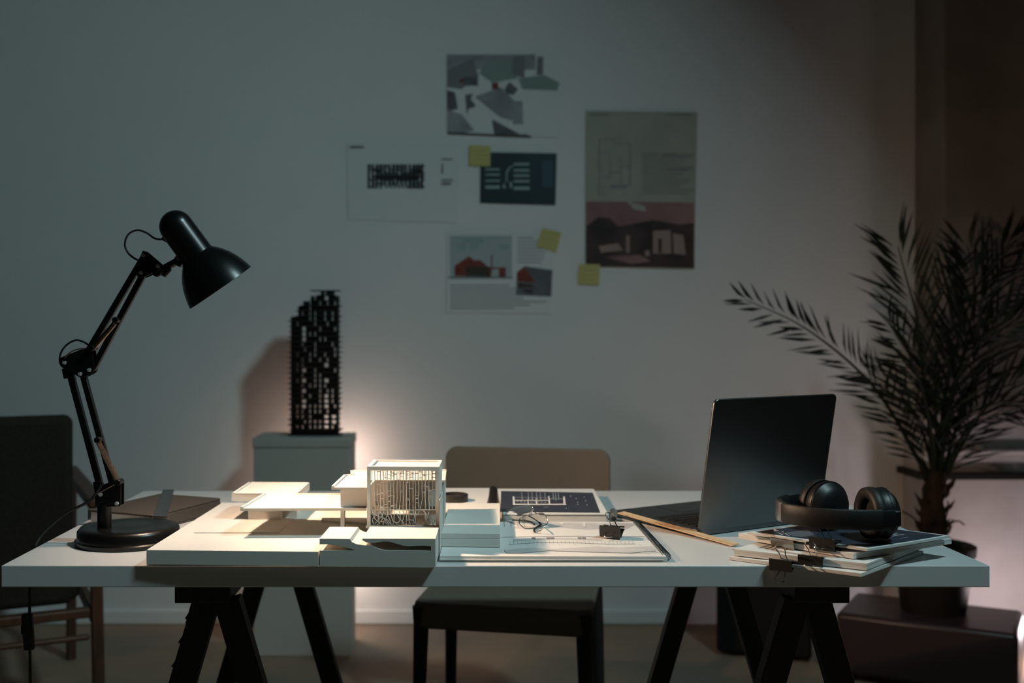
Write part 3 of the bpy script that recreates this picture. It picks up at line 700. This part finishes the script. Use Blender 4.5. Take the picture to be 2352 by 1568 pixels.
bx2(948, 838, 1605, 852); bx2(948, 748, 968, 838); bx2(1385, 745, 1400, 838); bx2(1568, 748, 1588, 838); bx2(968, 792, 1385, 800); bx2(1130, 780, 1142, 838); bx2(1232, 772, 1244, 838, 2)
for x in (1055, 1135, 1180, 1238, 1282, 1340, 1440, 1505): bx2(x, 692, x+5, 790, 3)
for i in range(9): bx2(1000+i*42, 806+(i*17) % 14, 1022+i*42, 816+(i*17) % 14, 3)
bx2(968, 760, 1385, 764, 3); bx2(1400, 775, 1568, 782, 3); bx2(1470, 700, 1475, 800, 3)
for x, y in ((1660, 745), (1730, 775), (1745, 822), (1828, 758), (1845, 802), (1862, 852), (1748, 848)): bx2(x-8, y-5, x+8, y+5, 3)
bx2(1330, 878, 1390, 882, 3); bx2(955, 880, 965, 886, 3); bx2(1600, 890, 1612, 900, 3)
b.build('floor_plan_page', [m_paper, m_navy, m_paper, mat('blue_grey_line', (.33, .35, .40), .6)], t, smooth=0)
coil(t, (.080, .092), 2.01, 2.262, BZ-.003, .0085, 40)

# black ring on the left page
rcn = Vector((.0085, 2.098, BZ-.0003))
solo(MB().lathe([(0, .027), (.013, .027), (.0145, .0255), (.0145, .0215), (.013, .020), (0, .020), (0, .027)], rcn, (0, 0, 1), 48).build('tape_ring', m_clip, None, smooth=40), 'flat black ring lying on the blank sketchbook page behind the model', 'ring')

# ------------------------------------------------------------------ spectacles
gl = lambda x, y: (1140+x/7.35, 1150+y/7.35)
t = thing('spectacles', 'thin wire-rimmed spectacles folded on the open sketchbook', 'glasses', PT(1225, 1205, PZ))
r1 = [(385, 340), (415, 292), (500, 250), (600, 205), (690, 160), (760, 180), (810, 230), (855, 300), (870, 355), (850, 395), (770, 428), (640, 458), (490, 465), (425, 425), (392, 380)]
r1 = [(385, 345), (400, 300), (470, 262), (560, 235), (690, 215), (770, 205), (825, 245), (858, 300), (870, 355), (850, 395), (770, 428), (640, 458), (490, 465), (425, 425), (392, 385)]
def Q1(q): x, y = gl(*q); return P(x, y, 1.857+(1213-y)*.0006+(x-1207)*.0001)
def Q2(q): x, y = gl(*q); return P(x, y, 1.872+(1224-x)*.0012)
rim1 = smoothpath([Q1(q) for q in r1], 3, True)
r2 = [(165, 215), (190, 195), (250, 150), (350, 100), (460, 85), (560, 82), (612, 105), (618, 150), (580, 185), (440, 222), (300, 250), (200, 240)]
rim2 = smoothpath([Q2(q) for q in r2], 3, True)
for rm in (rim1, rim2):
    fr_ = MB().tube(rm, .00085, 6, closed=True).build('lens_rim', m_chrome, t)
    c = sum(rm, Vector())/len(rm)
    n_ = (rm[0]-c).cross(rm[len(rm)//4]-c).normalized()*.0005
    m = len(rm); vs = [p+n_ for p in rm]+[p-n_ for p in rm]+[c+n_*3, c-n_]
    fs = [(i, (i+1) % m, 2*m) for i in range(m)]+[((i+1) % m+m, i+m, 2*m+1) for i in range(m)]+[(i, i+m, (i+1) % m+m, (i+1) % m) for i in range(m)]
    MB().add(vs, fs).build('lens', m_glass, fr_, smooth=30)
MB().tube(smoothpath([Q2((570, 185)), Q1((590, 165)), Q1((640, 185)), Q1((680, 215))], 4), .0009, 6).build('bridge', m_chrome, t)
Z3 = lambda q, h: PT(*gl(*q), PZ+h)
MB().tube(smoothpath([Q1((780, 425)), Z3((800, 452), .012), Z3((740, 500), .005), Z3((655, 520), .003)], 4), .0009, 6).build('temple', m_chrome, t)
MB().tube(smoothpath([Z3((540, 268), .010), Z3((650, 320), .006), Z3((740, 380), .003), Z3((745, 400), .0025), Z3((640, 480), .0025), Z3((655, 522), .0025)], 5), [.0009]*9+[.0017]*17, 6).build('temple_tip', m_cord, t)
MB().tube(smoothpath([Z3((270, 320), .004), Z3((400, 332), .0035), Z3((560, 352), .003), Z3((640, 392), .0025)], 5), .0015, 6).build('temple_tip', m_cord, t)
b = MB().ball(Q1((470, 300))+Vector((0, .004, 0)), .003, 8, sc=(1, .4, 1.4)); b.ball(Q2((560, 215))+Vector((.002, -.002, 0)), .003, 8, sc=(1, .4, 1.4))
b.build('nose_pad', m_glass, t)

# ------------------------------------------------------------------ binder clips
def make_clip(label, w, h, metal, ang_up, ang_dn, group):
    o = bpy.data.objects.new('binder_clip', None); COL.objects.link(o); ROOT[o.name] = Matrix()
    tag(o, label, 'binder clip', group)
    d = h*1.15; e = .0005
    prof = [(d, .0016), (.0012, h/2-.0004), (0, h/2-.0012), (-.0004, 0), (0, -h/2+.0012), (.0012, -h/2+.0004), (d, -.0016)]
    b = MB(); n = len(prof)
    vs = []
    for sx_ in (-w/2, w/2):
        for y, z in prof: vs.append((sx_, y, z))
        for y, z in prof: vs.append((sx_, y+(e if y < d-.001 else 0), z*(1-e/h*2.4)))
    fs = []
    for i in range(n-1):
        fs.append((i, i+1, 2*n+i+1, 2*n+i)); fs.append((n+i+1, n+i, 3*n+i, 3*n+i+1))
        fs.append((i+1, i, n+i, n+i+1)); fs.append((2*n+i, 2*n+i+1, 3*n+i+1, 3*n+i))
    b.add(vs, fs)
    for s_ in (-1, 1):
        for xa, xb in ((-w/2, -w*.30), (-w*.16, w*.16), (w*.30, w/2)):
            b.cyl((xa, d+.0008, s_*.0022), (xb, d+.0008, s_*.0022), .0014, 10)
    b.build('clip_body', metal, o, local=True)
    for s_, an in ((1, ang_up), (-1, ang_dn)):
        Lh = h*1.95
        sh = [(-w*.30, 0), (-w*.16, Lh*.0+.0005), (-w*.13, Lh*.45), (-w*.19, Lh*.72), (-w*.19, Lh*.90), (-w*.12, Lh), (w*.12, Lh), (w*.19, Lh*.90), (w*.19, Lh*.72), (w*.13, Lh*.45), (w*.16, Lh*.0+.0005), (w*.30, 0)]
        pts = [Vector((x, d+.0008-math.cos(an)*u, s_*(.0022+math.sin(an)*u))) for x, u in sh]
        MB().tube(smoothpath(pts, 3), .0009, 6).build('wire_handle', m_chrome, o, local=True)
    return o
CG = 'black binder clips on the stack of booklets'
def put(o, loc, rz, tilt=0): o.location = loc; o.rotation_euler = (tilt, 0, rz); return o
q = PT(1401, 1239, PZ)
c0 = put(make_clip('black binder clip standing alone on the open sketchbook', .036, .0205, m_clip, R(50), R(2), None), (q.x, q.y, PZ+.0130), R(-25), R(8))

# ------------------------------------------------------------------ stack of booklets
def quad3(L_, Fc, Rc): return [L_, Fc, Rc, (L_[0]+Rc[0]-Fc[0], L_[1]+Rc[1]-Fc[1])]
def warp_booklet(name, L_, Fc, Rc, z0_, z1_, mats, label, sag, prints=None, layers=1):
    q = quad3(L_, Fc, Rc); n = 10
    def pt(u, v, z):                   # u along L->F, v along F->R
        x = L_[0]+(Fc[0]-L_[0])*u+(Rc[0]-Fc[0])*v; y = L_[1]+(Fc[1]-L_[1])*u+(Rc[1]-Fc[1])*v
        return Vector((x, y, z+sag(u, v)))
    b = MB()
    for (za, zb_, o_) in [(z0_+(z1_-z0_)*i/layers+.0002*(i > 0), z0_+(z1_-z0_)*(i+1)/layers, .0012*(i % 2)) for i in range(layers)]:
        vs = []
        for z in (za, zb_):
            for i in range(n+1):
                for j in range(n+1): vs.append(pt(o_+(1-2*o_)*i/n, o_+(1-2*o_)*j/n, z))
        N = (n+1)*(n+1); fs = []; ms = []
        for i in range(n):
            for j in range(n):
                a = i*(n+1)+j
                b_top = (N+a, N+a+n+1, N+a+n+2, N+a+1); fs.append(b_top); fs.append((a+1, a+n+2, a+n+1, a))
        for i in range(n):
            fs.append((i*(n+1), (i+1)*(n+1), N+(i+1)*(n+1), N+i*(n+1))); fs.append(((i+1)*(n+1)+n, i*(n+1)+n, N+i*(n+1)+n, N+(i+1)*(n+1)+n))
            fs.append((i+1, i, N+i, N+i+1)); fs.append((n*(n+1)+i, n*(n+1)+i+1, N+n*(n+1)+i+1, N+n*(n+1)+i))
        b.add(vs, fs, 0)
    if prints:
        for (u0, v0, u1, v1, mi) in prints:
            m = 8
            vs = [pt(u0+(u1-u0)*i/m, v0+(v1-v0)*j/m, z1_+.0002+.00015*mi) for i in range(m+1) for j in range(m+1)]
            b.add(vs, [(i*(m+1)+j, (i+1)*(m+1)+j, (i+1)*(m+1)+j+1, i*(m+1)+j+1) for i in range(m) for j in range(m)], mi)
    return solo(b.build(name, mats, None, smooth=30), label, 'booklet', 'booklets stacked under the headphones')
flat = lambda u, v: 0
b1 = warp_booklet('booklet', (.4316, 1.647), (.592, 1.532), (.752, 1.690), TZ+.0008, TZ+.0055, [m_paper], 'thin white booklet, lowest of the stack and overhanging the table edge', flat, layers=2)
b2 = warp_booklet('booklet', (.440, 1.648), (.605, 1.545), (.760, 1.705), .7472, .7570, [m_paper, m_ink2], 'thick white clipped booklet, second from the bottom of the stack', flat,
                  [(.12, .12, .14, .4, 1), (.17, .12, .19, .4, 1), (.22, .12, .24, .4, 1)], layers=3)
b3 = warp_booklet('booklet', (.4655, 1.718), (.595, 1.570), (.785, 1.665), .7585, .7665, [m_paper], 'white clipped booklet with curled right edge, second from the top of the stack', lambda u, v: .0035*v*v+.002*(1-u)**2, layers=3)
lines = [(.03, .05, .97, .97, 1)]
for i in range(7): lines.append((.20+.03*i, .10, .206+.03*i, .45-.03*i, 2))
lines += [(.60, .58, .61, .78, 2), (.72, .58, .73, .78, 2), (.60, .58, .73, .59, 2), (.60, .77, .73, .78, 2), (.76, .55, .77, .80, 2), (.64, .62, .69, .74, 3), (.20, .84, .22, .95, 2), (.25, .84, .26, .93, 3), (.86, .60, .865, .70, 2)]
b4 = warp_booklet('booklet', (.4726, 1.692), (.6126, 1.562), (.776, 1.652), .7715, .7750, [m_paper, m_navy, mat('pale_blue_line', (.42, .47, .52), .6), m_dgrey], 'dark navy covered booklet on top of the stack beneath the headphones', lambda u, v: .0022*v*v, lines, layers=2)
ang = lambda L_, Fc: math.atan2(Fc[1]-L_[1], Fc[0]-L_[0])
def on_edge(L_, Fc, u, z, o, tilt=0):
    a = ang(L_, Fc); n = Vector((-math.sin(a), math.cos(a)))
    p = Vector(L_).lerp(Vector(Fc), u)-n*.0085
    put(o, (p.x, p.y, z), a, tilt)
on_edge((.4655, 1.718), (.595, 1.570), .43, .7630, make_clip('bare grey steel binder clip on the second booklet from the top', .040, .0210, m_clipg, R(38), R(8), CG), R(14))
on_edge((.4726, 1.692), (.6126, 1.562), .66, .7735, make_clip('black binder clip in front of the headphones on the navy booklet', .040, .0200, m_clip, R(50), R(-2), CG), R(6))
on_edge((.440, 1.648), (.605, 1.545), .60, .7522, make_clip('black binder clip on the thick booklet, rightmost of the lower pair', .036, .0190, m_clip, R(48), R(0), CG), R(4))
on_edge((.4316, 1.647), (.592, 1.532), .42, .7440, make_clip('black binder clip at the table edge on the lowest booklet', .034, .0185, m_clip, R(48), R(35), CG), R(4))

# ------------------------------------------------------------------ headphones
HZ = .8150
t = thing('headphones', 'black over-ear headphones resting on the stack of booklets', 'headphones', (.61, 1.65, .776))
def cup(c, s, lbl):
    c = Vector(c); s = Vector(s).normalized()
    sh = MB().lathe([(-.002, .0365), (.004, .0385), (.010, .0385), (.012, .0375), (.014, .0375), (.016, .0350), (.022, .0310), (.027, .024), (.0295, .014), (.030, .0003)], c, s, 56)
    o = sh.build('ear_cup', m_headgl, t, smooth=40)
    pad = MB().lathe([(-.003, .0385), (-.0045, .0395), (-.010, .0400), (-.016, .0385), (-.019, .034), (-.019, .027), (-.016, .023), (-.012, .0215), (-.006, .0215), (-.005, .0003)], c, s, 56)
    pad.build('ear_pad', m_headph, o, smooth=60)
    rg = MB().lathe([(.0085, .0390), (.0105, .0392), (.0125, .0388), (.0085, .0380)], c, s, 56); rg.build('trim_ring', m_headgl, o, smooth=60)
    return o
cup1 = (.6520, 1.628, HZ+.0015); cup2 = (.603, 1.715, HZ)
cup(cup1, (1, .10, 0), ''); cup(cup2, (.38, -.92, 0), '')
path = [(.662, 1.584), (.640, 1.578), (.605, 1.575), (.570, 1.583), (.540, 1.600), (.5190, 1.627), (.514, 1.655), (.523, 1.690), (.545, 1.722), (.570, 1.745), (.590, 1.752)]
def band(pts2, hz, th, name, mt, zc=HZ, par=None, bev=.004):
    sp_ = smoothpath([Vector((x, y, zc)) for x, y in pts2], 6); b = MB(); n = len(sp_)
    vs = []
    for i, p in enumerate(sp_):
        tt = (sp_[min(i+1, n-1)]-sp_[max(i-1, 0)]).normalized(); nn = Vector((tt.y, -tt.x, 0))
        for a, z in ((-1, -.86), (-1, .86), (-.6, 1), (.6, 1), (1, .86), (1, -.86), (.6, -1), (-.6, -1)): vs.append(p+nn*a*th/2+Vector((0, 0, z*hz/2)))
    fs = [(i*8+j, i*8+(j+1) % 8, (i+1)*8+(j+1) % 8, (i+1)*8+j) for i in range(n-1) for j in range(8)]+[tuple(range(7, -1, -1)), tuple((n-1)*8+j for j in range(8))]
    return b.add(vs, fs).build(name, mt, par or t, smooth=45)
hb = band(path[1:9], .0300, .0085, 'headband', m_headph)
band(path[0:2], .0255, .0050, 'slider', m_headgl); band(path[8:], .0240, .0050, 'slider', m_headgl)
band([(.5155, 1.640), (.5135, 1.655), (.5175, 1.675)], .0312, .0098, 'band_seam', m_lidedge, par=hb)
b = MB().box((.6620, 1.590, HZ), (.022, .012, .024)); b.build('yoke', m_headgl, t, bevel=.003)
b = MB().box((.596, 1.742, HZ), (.026, .018, .022)); b.build('yoke', m_headgl, t, bevel=.003)

# ------------------------------------------------------------------ laptop
H1 = Vector((.4277, 1.832, TZ)); th = R(30.5)
hx = Vector((math.cos(th), math.sin(th), 0)); hy = Vector((-math.sin(th), math.cos(th), 0))
t = thing('laptop', 'dark grey laptop standing open with its lid back towards the viewer', 'laptop', H1, th)
W_, D_l = .305, .236
def rrect(w_, d_, r, k=5):
    out = []
    for cx, cy, a0 in ((w_-r, r, -90), (w_-r, d_-r, 0), (r, d_-r, 90), (r, r, 180)):
        for i in range(k+1): a = R(a0+90*i/k); out.append((cx+r*math.cos(a), cy+r*math.sin(a)))
    return out
MB().prism(rrect(W_, D_l, .010), .0018, .0115).build('base', m_lid, t, local=True, bevel=.0012)
for x, y in ((.02, .02), (W_-.02, .02), (.02, D_l-.02), (W_-.02, D_l-.02)): MB().cyl((x, y, 0), (x, y, .002), .006, 16).build('foot', m_key, t, local=True)
b = MB()
for r_ in range(6):
    for k_ in range(14):
        if r_ == 5 and 4 <= k_ <= 8: continue
        b.span((.022+k_*.0188, .030+r_*.0178+.0, .0116), (.022+k_*.0188+.0164, .030+r_*.0178+.0152, .0128))
b.span((.022+4*.0188, .030+5*.0178, .0116), (.022+8*.0188+.0164, .030+5*.0178+.0152, .0128))
b.build('keyboard', m_key, t, local=True)
MB().prism(rrect(.105, .07, .004), .0116, .0119).xf(Matrix.Translation((.10, .152, 0))).build('trackpad', m_lid, t, local=True)
b = MB()
for y, w2 in ((.030, .0085), (.052, .0085), (.070, .004)): b.box((-.0001, y, .0068), (.0012, w2, .003))
b.build('port', m_key, t, local=True)
tilt = math.atan2(.039, .23)
Ml = Matrix.Translation((0, .004, .0095)) @ Matrix.Rotation(R(90)+tilt, 4, 'X')
MB().prism(rrect(W_, .2335, .010), .0, .0050).xf(Ml).build('lid', m_lid, t, local=True, bevel=.0014)
MB().prism(rrect(W_-.002, .2315, .009), -.0006, -.0001).xf(Ml @ Matrix.Translation((.001, .001, 0))).build('screen', m_screen, t, local=True)
MB().cyl((.03, .006, .0085), (W_-.03, .006, .0085), .0045, 16).build('hinge', m_key, t, local=True)

# wooden ruler, metal sharpener
q = [PT(1415, 1180, .7520), PT(1425, 1178, .7520), PT(1712, 1251, .7460), PT(1689, 1256, .7460)]
dr = Vector((q[3].x-q[0].x, q[3].y-q[0].y, 0)).normalized(); nr = Vector((-dr.y, dr.x, 0))
A0 = Vector((.3125, 1.987, .7535)); A1 = Vector((.4615, 1.745, .7420)); ru = (A1-A0).normalized(); rn = Vector((-ru.y, ru.x, 0)).normalized()
wr = .0165
b = MB(); vs = []
for p in (A0, A1):
    for s_, z in ((0, 0), (wr, 0), (wr, .0030), (0, .0016)): vs.append(p+rn*s_+Vector((0, 0, z)))
b.add(vs, [(3, 2, 1, 0), (4, 5, 6, 7), (0, 1, 5, 4), (1, 2, 6, 5), (2, 3, 7, 6), (3, 0, 4, 7)], 0)
nrm = 60
for i in range(nrm):
    u = (i+.5)/nrm; l = .009 if i % 5 == 0 else .005
    p = A0.lerp(A1, u); k0 = p+Vector((0, 0, .0019)); k1 = p+rn*l+Vector((0, 0, .0019+l*.055))
    b.quad(k0, k1, k1+ru*.0006, k0+ru*.0006, mi=1)
solo(b.build('wooden_ruler', [m_wood, mat('burnt_marks', (.28, .17, .09), .8)], None, smooth=0), 'pale wooden ruler lying in front of the laptop', 'ruler')
q = PT(1404, 1190, PZ); q = Vector((.2995, 1.955, TZ))
b = MB().box(q+Vector((0, 0, .0125)), (.013, .014, .0245), None, 0); b.cyl(q+Vector((0, -.0072, .011)), q+Vector((0, -.0068, .011)), .0042, 20, mi=1); b.span(q+Vector((-.004, -.005, .025)), q+Vector((.004, .005, .0275)), 0)
solo(b.build('pencil_sharpener', [m_steel, m_black], None, bevel=.0008), 'small silver metal pencil sharpener at the corner of the laptop', 'pencil sharpener')

# ------------------------------------------------------------------ middle chair
co = Vector((-.090, 2.505, 0)); ca = math.atan2(-.083, .4125)
t = thing('chair', 'taupe moulded chair with flat backrest tucked behind the table', 'chair', co, ca)
CWd, CD = .42, .40
sz_ = .455
b = MB(); n = 10; vs = []
seatp = rrect(CWd, CD, .03)
b.prism(seatp, sz_-.022, sz_); b.span((.012, 0.0, sz_-.062), (CWd-.012, .022, sz_-.01))
b.build('seat', m_chair, t, local=True, bevel=.008, seg=3)
b = MB(); k = 24
bw0, bw1 = -.005, CWd+.022
pp = [(bw0+x*(bw1-bw0), z) for x, z in ()]
out = [(x+bw0, z+.56) for x, z in rrect(bw1-bw0, .218, .032, 8)]
Mb = Matrix.Translation((0, CD+.020, 0)) @ Matrix.Rotation(R(90), 4, 'X')
b.prismM(out, -.012, .006, Mb); b.build('backrest', m_chair, t, local=True, bevel=.004, seg=3)
for sx_ in (0, 1):
    x = .018+sx_*(CWd-.036)
    s_ = -1 if sx_ == 0 else 1
    MB().tube([(x+s_*.010, .018, 0), (x+s_*.004, .018, .25), (x, .018, .40), (x, .020, sz_-.012)], [.013, .016, .019, .022], 12).build('leg', m_chairblack, t, local=True)
    MB().tube([(x+s_*.012, CD+.03, 0), (x+s_*.006, CD+.012, .3), (x, CD-.002, sz_), (x, CD+.016, .60)], [.014, .017, .019, .014], 12).build('leg', m_chairblack, t, local=True)
    MB().beam((x, .02, sz_-.03), (x, CD, sz_-.03), .024, .028).build('side_rail', m_chairblack, t, local=True, bevel=.006)

# ------------------------------------------------------------------ armchair at the left
ao = Vector((-.985, 3.00, 0)); aa = math.atan2(.43, .90)+math.pi
# local x runs along the back (towards the left and the viewer), local y towards the wall
t = thing('armchair', 'dark fabric armchair with reddish wooden frame at the left edge', 'armchair', ao, R(25.5))
M_ = ROOT[t.name]
Lx = lambda x, y, z: Vector((-x, y, z))
def aspan(a, c, name, mt, bev=.006):
    return MB().span(Lx(*a), Lx(*c)).build(name, mt, t, local=True, bevel=bev, seg=3)
aspan((.075, -.02, .335), (.62, .045, .860), 'back_cushion', m_fab, .022)
aspan((.05, .05, .33), (.62, .58, .43), 'seat_cushion', m_fab, .02)
aspan((.03, -.012, .290), (.66, .022, .318), 'back_rail', m_redwood)
aspan((.03, -.0, .225), (.66, .022, .240), 'lower_rail', m_redwood)
for x in (0, .66):
    MB().beam(Lx(x+.005, 0, 0), Lx(x+.016, 0, .60), .032, .036, up=(0, 1, 0)).build('leg', m_redwood, t, local=True, bevel=.004)
    MB().beam(Lx(x+.016, .62, 0), Lx(x+.016, .60, .60), .030, .036, up=(0, 1, 0)).build('leg', m_redwood, t, local=True, bevel=.004)
    MB().beam(Lx(x+.016, -.05, .615), Lx(x+.016, .66, .625), .05, .028).build('armrest', m_redwood, t, local=True, bevel=.008)
    MB().beam(Lx(x+.016, 0, .29), Lx(x+.016, .60, .31), .022, .04).build('side_rail', m_redwood, t, local=True, bevel=.003)

# ------------------------------------------------------------------ black box, plum ottoman
xa, ya = .897, 3.585; xb, yb = 1.187, 3.49
d = Vector((xb-xa, yb-ya)); dn = d.normalized(); nn = Vector((-dn.y, dn.x))
c = [Vector((xa, ya)), Vector((xb, yb)), Vector((xb, yb))+nn*.29, Vector((xa, ya))+nn*.29]
b = MB().prism([tuple(p) for p in c], .012, .50); o = b.build('storage_box', m_boxblack, None, bevel=.012, seg=3)
solo(o, 'black box-shaped stool on the floor behind the right trestle', 'stool')
oz = .21
c = [(1.21, 3.34), (1.65, 3.09), (1.817, 3.37), (1.377, 3.61)]
t = thing('ottoman', 'low dark plum leather ottoman holding the potted palm', 'ottoman', (1.51, 3.35, 0))
MB().prism(c, .02, oz).build('padded_block', m_plum, t, bevel=.016, seg=3)
for x, y in c:
    q = Vector((x, y)).lerp(Vector((1.51, 3.35)), .15); MB().cyl((q.x, q.y, 0), (q.x, q.y, .022), .02, 12).build('foot', m_boxblack, t)

# ------------------------------------------------------------------ potted palm
pb = Vector((1.53, 3.37, oz))
t = thing('potted_palm', 'date palm with dark feathery fronds in a plain pot on the ottoman', 'potted plant', pb)
MB().lathe([(0, .001), (0, .094), (.004, .096), (.165, .116), (.180, .117), (.180, .124), (.208, .126), (.210, .122), (.200, .114), (.180, .112)], pb, (0, 0, 1), 48).build('pot', m_pot, t, smooth=40)
b = MB(); random.seed(2)
vs = []; b.lathe([(.185, .112), (.192, .08), (.196, .04), (.197, .001)], pb, (0, 0, 1), 40)
b.build('soil', m_soil, t)
b = MB(); pts = []; rr = []
for i in range(9):
    u = i/8; pts.append(pb+Vector((.005*math.sin(i)+.012*u-.004, 0, .19+.25*u))); rr.append(.042-.012*u+.004*math.sin(i*2.3))
b.tube(pts, rr, 18)
for i in range(46):                      # old leaf bases and fibres
    a = random.uniform(0, 6.28); u = random.uniform(0, 1); p = pts[0].lerp(pts[-1], u); dv = Vector((math.cos(a), math.sin(a), .9)).normalized()
    p = p+Vector((math.cos(a), math.sin(a), 0))*.028; l = random.uniform(.02, .045)
    b.tube([p, p+dv*l*.6, p+dv*l+Vector((0, 0, .01))], [.008, .006, .001], 5)
b.build('trunk', m_trunk, t)
for q in (((2118, 1238), (2108, 1200), (2085, 1180), (2072, 1175)), ((2160, 1225), (2178, 1170), (2176, 1150)), ((2165, 1232), (2180, 1205), (2200, 1196), (2215, 1205))):
    MB().tube(smoothpath([P(x, y, 3.35) for x, y in q], 5), .0028, 6).build('shoot', m_trunk, t)
def frond(px, ya_, yb_, ll, n=24, seed=0, droop=.10, w=.0115, start=.12, spread=1.0):
    rnd = random.Random(seed)
    k_ = len(px); ctl = [P(x, y, ya_+(yb_-ya_)*(i/(k_-1))**1.3) for i, (x, y) in enumerate(px)]
    sp_ = smoothpath(ctl, 10); m = len(sp_); b = MB()
    b.tube(sp_, [.0065*(1-i/m)+.0012 for i in range(m)], 6)
    side_ref = Vector((0, 1, 0))
    for i in range(n):
        u = start+(1-start)*i/(n-1); idx = min(m-2, int(u*(m-1))); p = sp_[idx]; tt = (sp_[idx+1]-sp_[idx]).normalized()
        side = tt.cross(side_ref).normalized(); out_ = side.cross(tt).normalized()
        Ln = 1.18*ll*(math.sin(math.pi*min(1, (.18+.82*u)*.86)))**.6*rnd.uniform(.85, 1.1)
        for s_ in (-1, 1):
            fa = R(rnd.uniform(38, 56)-20*u)*spread; yv = rnd.uniform(-.28, .28)
            dv = (tt*math.cos(fa)+side*s_*math.sin(fa)+Vector((0, yv, 0))).normalized()
            wd = dv.cross(Vector((0, 1, 0))*.6+tt*.5+out_*rnd.uniform(-.5, .5)).normalized()*w*rnd.uniform(.8, 1.15)
            tip = p+dv*Ln+Vector((0, 0, -droop*Ln*Ln*2)); md = p+dv*Ln*.45+Vector((0, 0, -.03*Ln)); q1 = p+dv*Ln*.12
            ky = wd.cross(dv).normalized()*w*.45
            vs = [q1, md+wd*.5+ky, tip, md-wd*.5+ky, md, md.lerp(tip, .5)+wd*.33+ky*.5, md.lerp(tip, .5)-wd*.33+ky*.5, md.lerp(tip, .5)]
            b.add(vs, [(0, 1, 4), (0, 4, 3), (4, 1, 5, 7), (3, 4, 7, 6), (7, 5, 2), (6, 7, 2)])
    return b.build('frond', m_leaf, t, smooth=0)
fr = [([(2138, 1105), (2100, 1040), (2062, 970), (2012, 895), (1958, 838), (1890, 782), (1818, 735), (1712, 688)], 3.37, 3.15, .125, 30, 1),
      ([(2148, 1100), (2132, 960), (2118, 840), (2106, 730), (2085, 650), (2062, 565)], 3.37, 3.20, .205, 30, 2),
      ([(2158, 1100), (2178, 960), (2208, 830), (2232, 720), (2236, 640), (2220, 560)], 3.38, 3.30, .185, 30, 3),
      ([(2162, 1105), (2200, 970), (2245, 850), (2300, 760), (2375, 710)], 3.38, 3.35, .19, 26, 4),
      ([(2165, 1108), (2210, 1020), (2262, 940), (2330, 890), (2410, 860)], 3.37, 3.25, .17, 24, 5),
      ([(2156, 1100), (2165, 950), (2190, 820), (2230, 690), (2290, 590), (2350, 540)], 3.40, 3.55, .18, 28, 6),
      ([(2146, 1105), (2128, 1020), (2096, 940), (2050, 890), (2000, 860)], 3.38, 3.50, .13, 20, 7),
      ([(2158, 1105), (2172, 980), (2196, 880), (2250, 790), (2330, 745), (2400, 740)], 3.36, 3.15, .17, 26, 8),
      ([(2152, 1105), (2150, 960), (2150, 840), (2168, 720), (2200, 610)], 3.42, 3.60, .19, 26, 9),
      ([(2150, 1105), (2140, 1000), (2118, 900), (2090, 820), (2040, 740)], 3.36, 3.10, .15, 22, 10),
      ([(2160, 1110), (2190, 1040), (2225, 980), (2280, 940), (2350, 930)], 3.40, 3.50, .14, 20, 11),
      ([(2156, 1105), (2176, 940), (2220, 800), (2270, 700), (2330, 640), (2400, 620)], 3.40, 3.45, .18, 26, 12)]
for px_, ya_, yb_, ll, n_, sd in fr: frond(px_, ya_, yb_, ll, n_, sd)
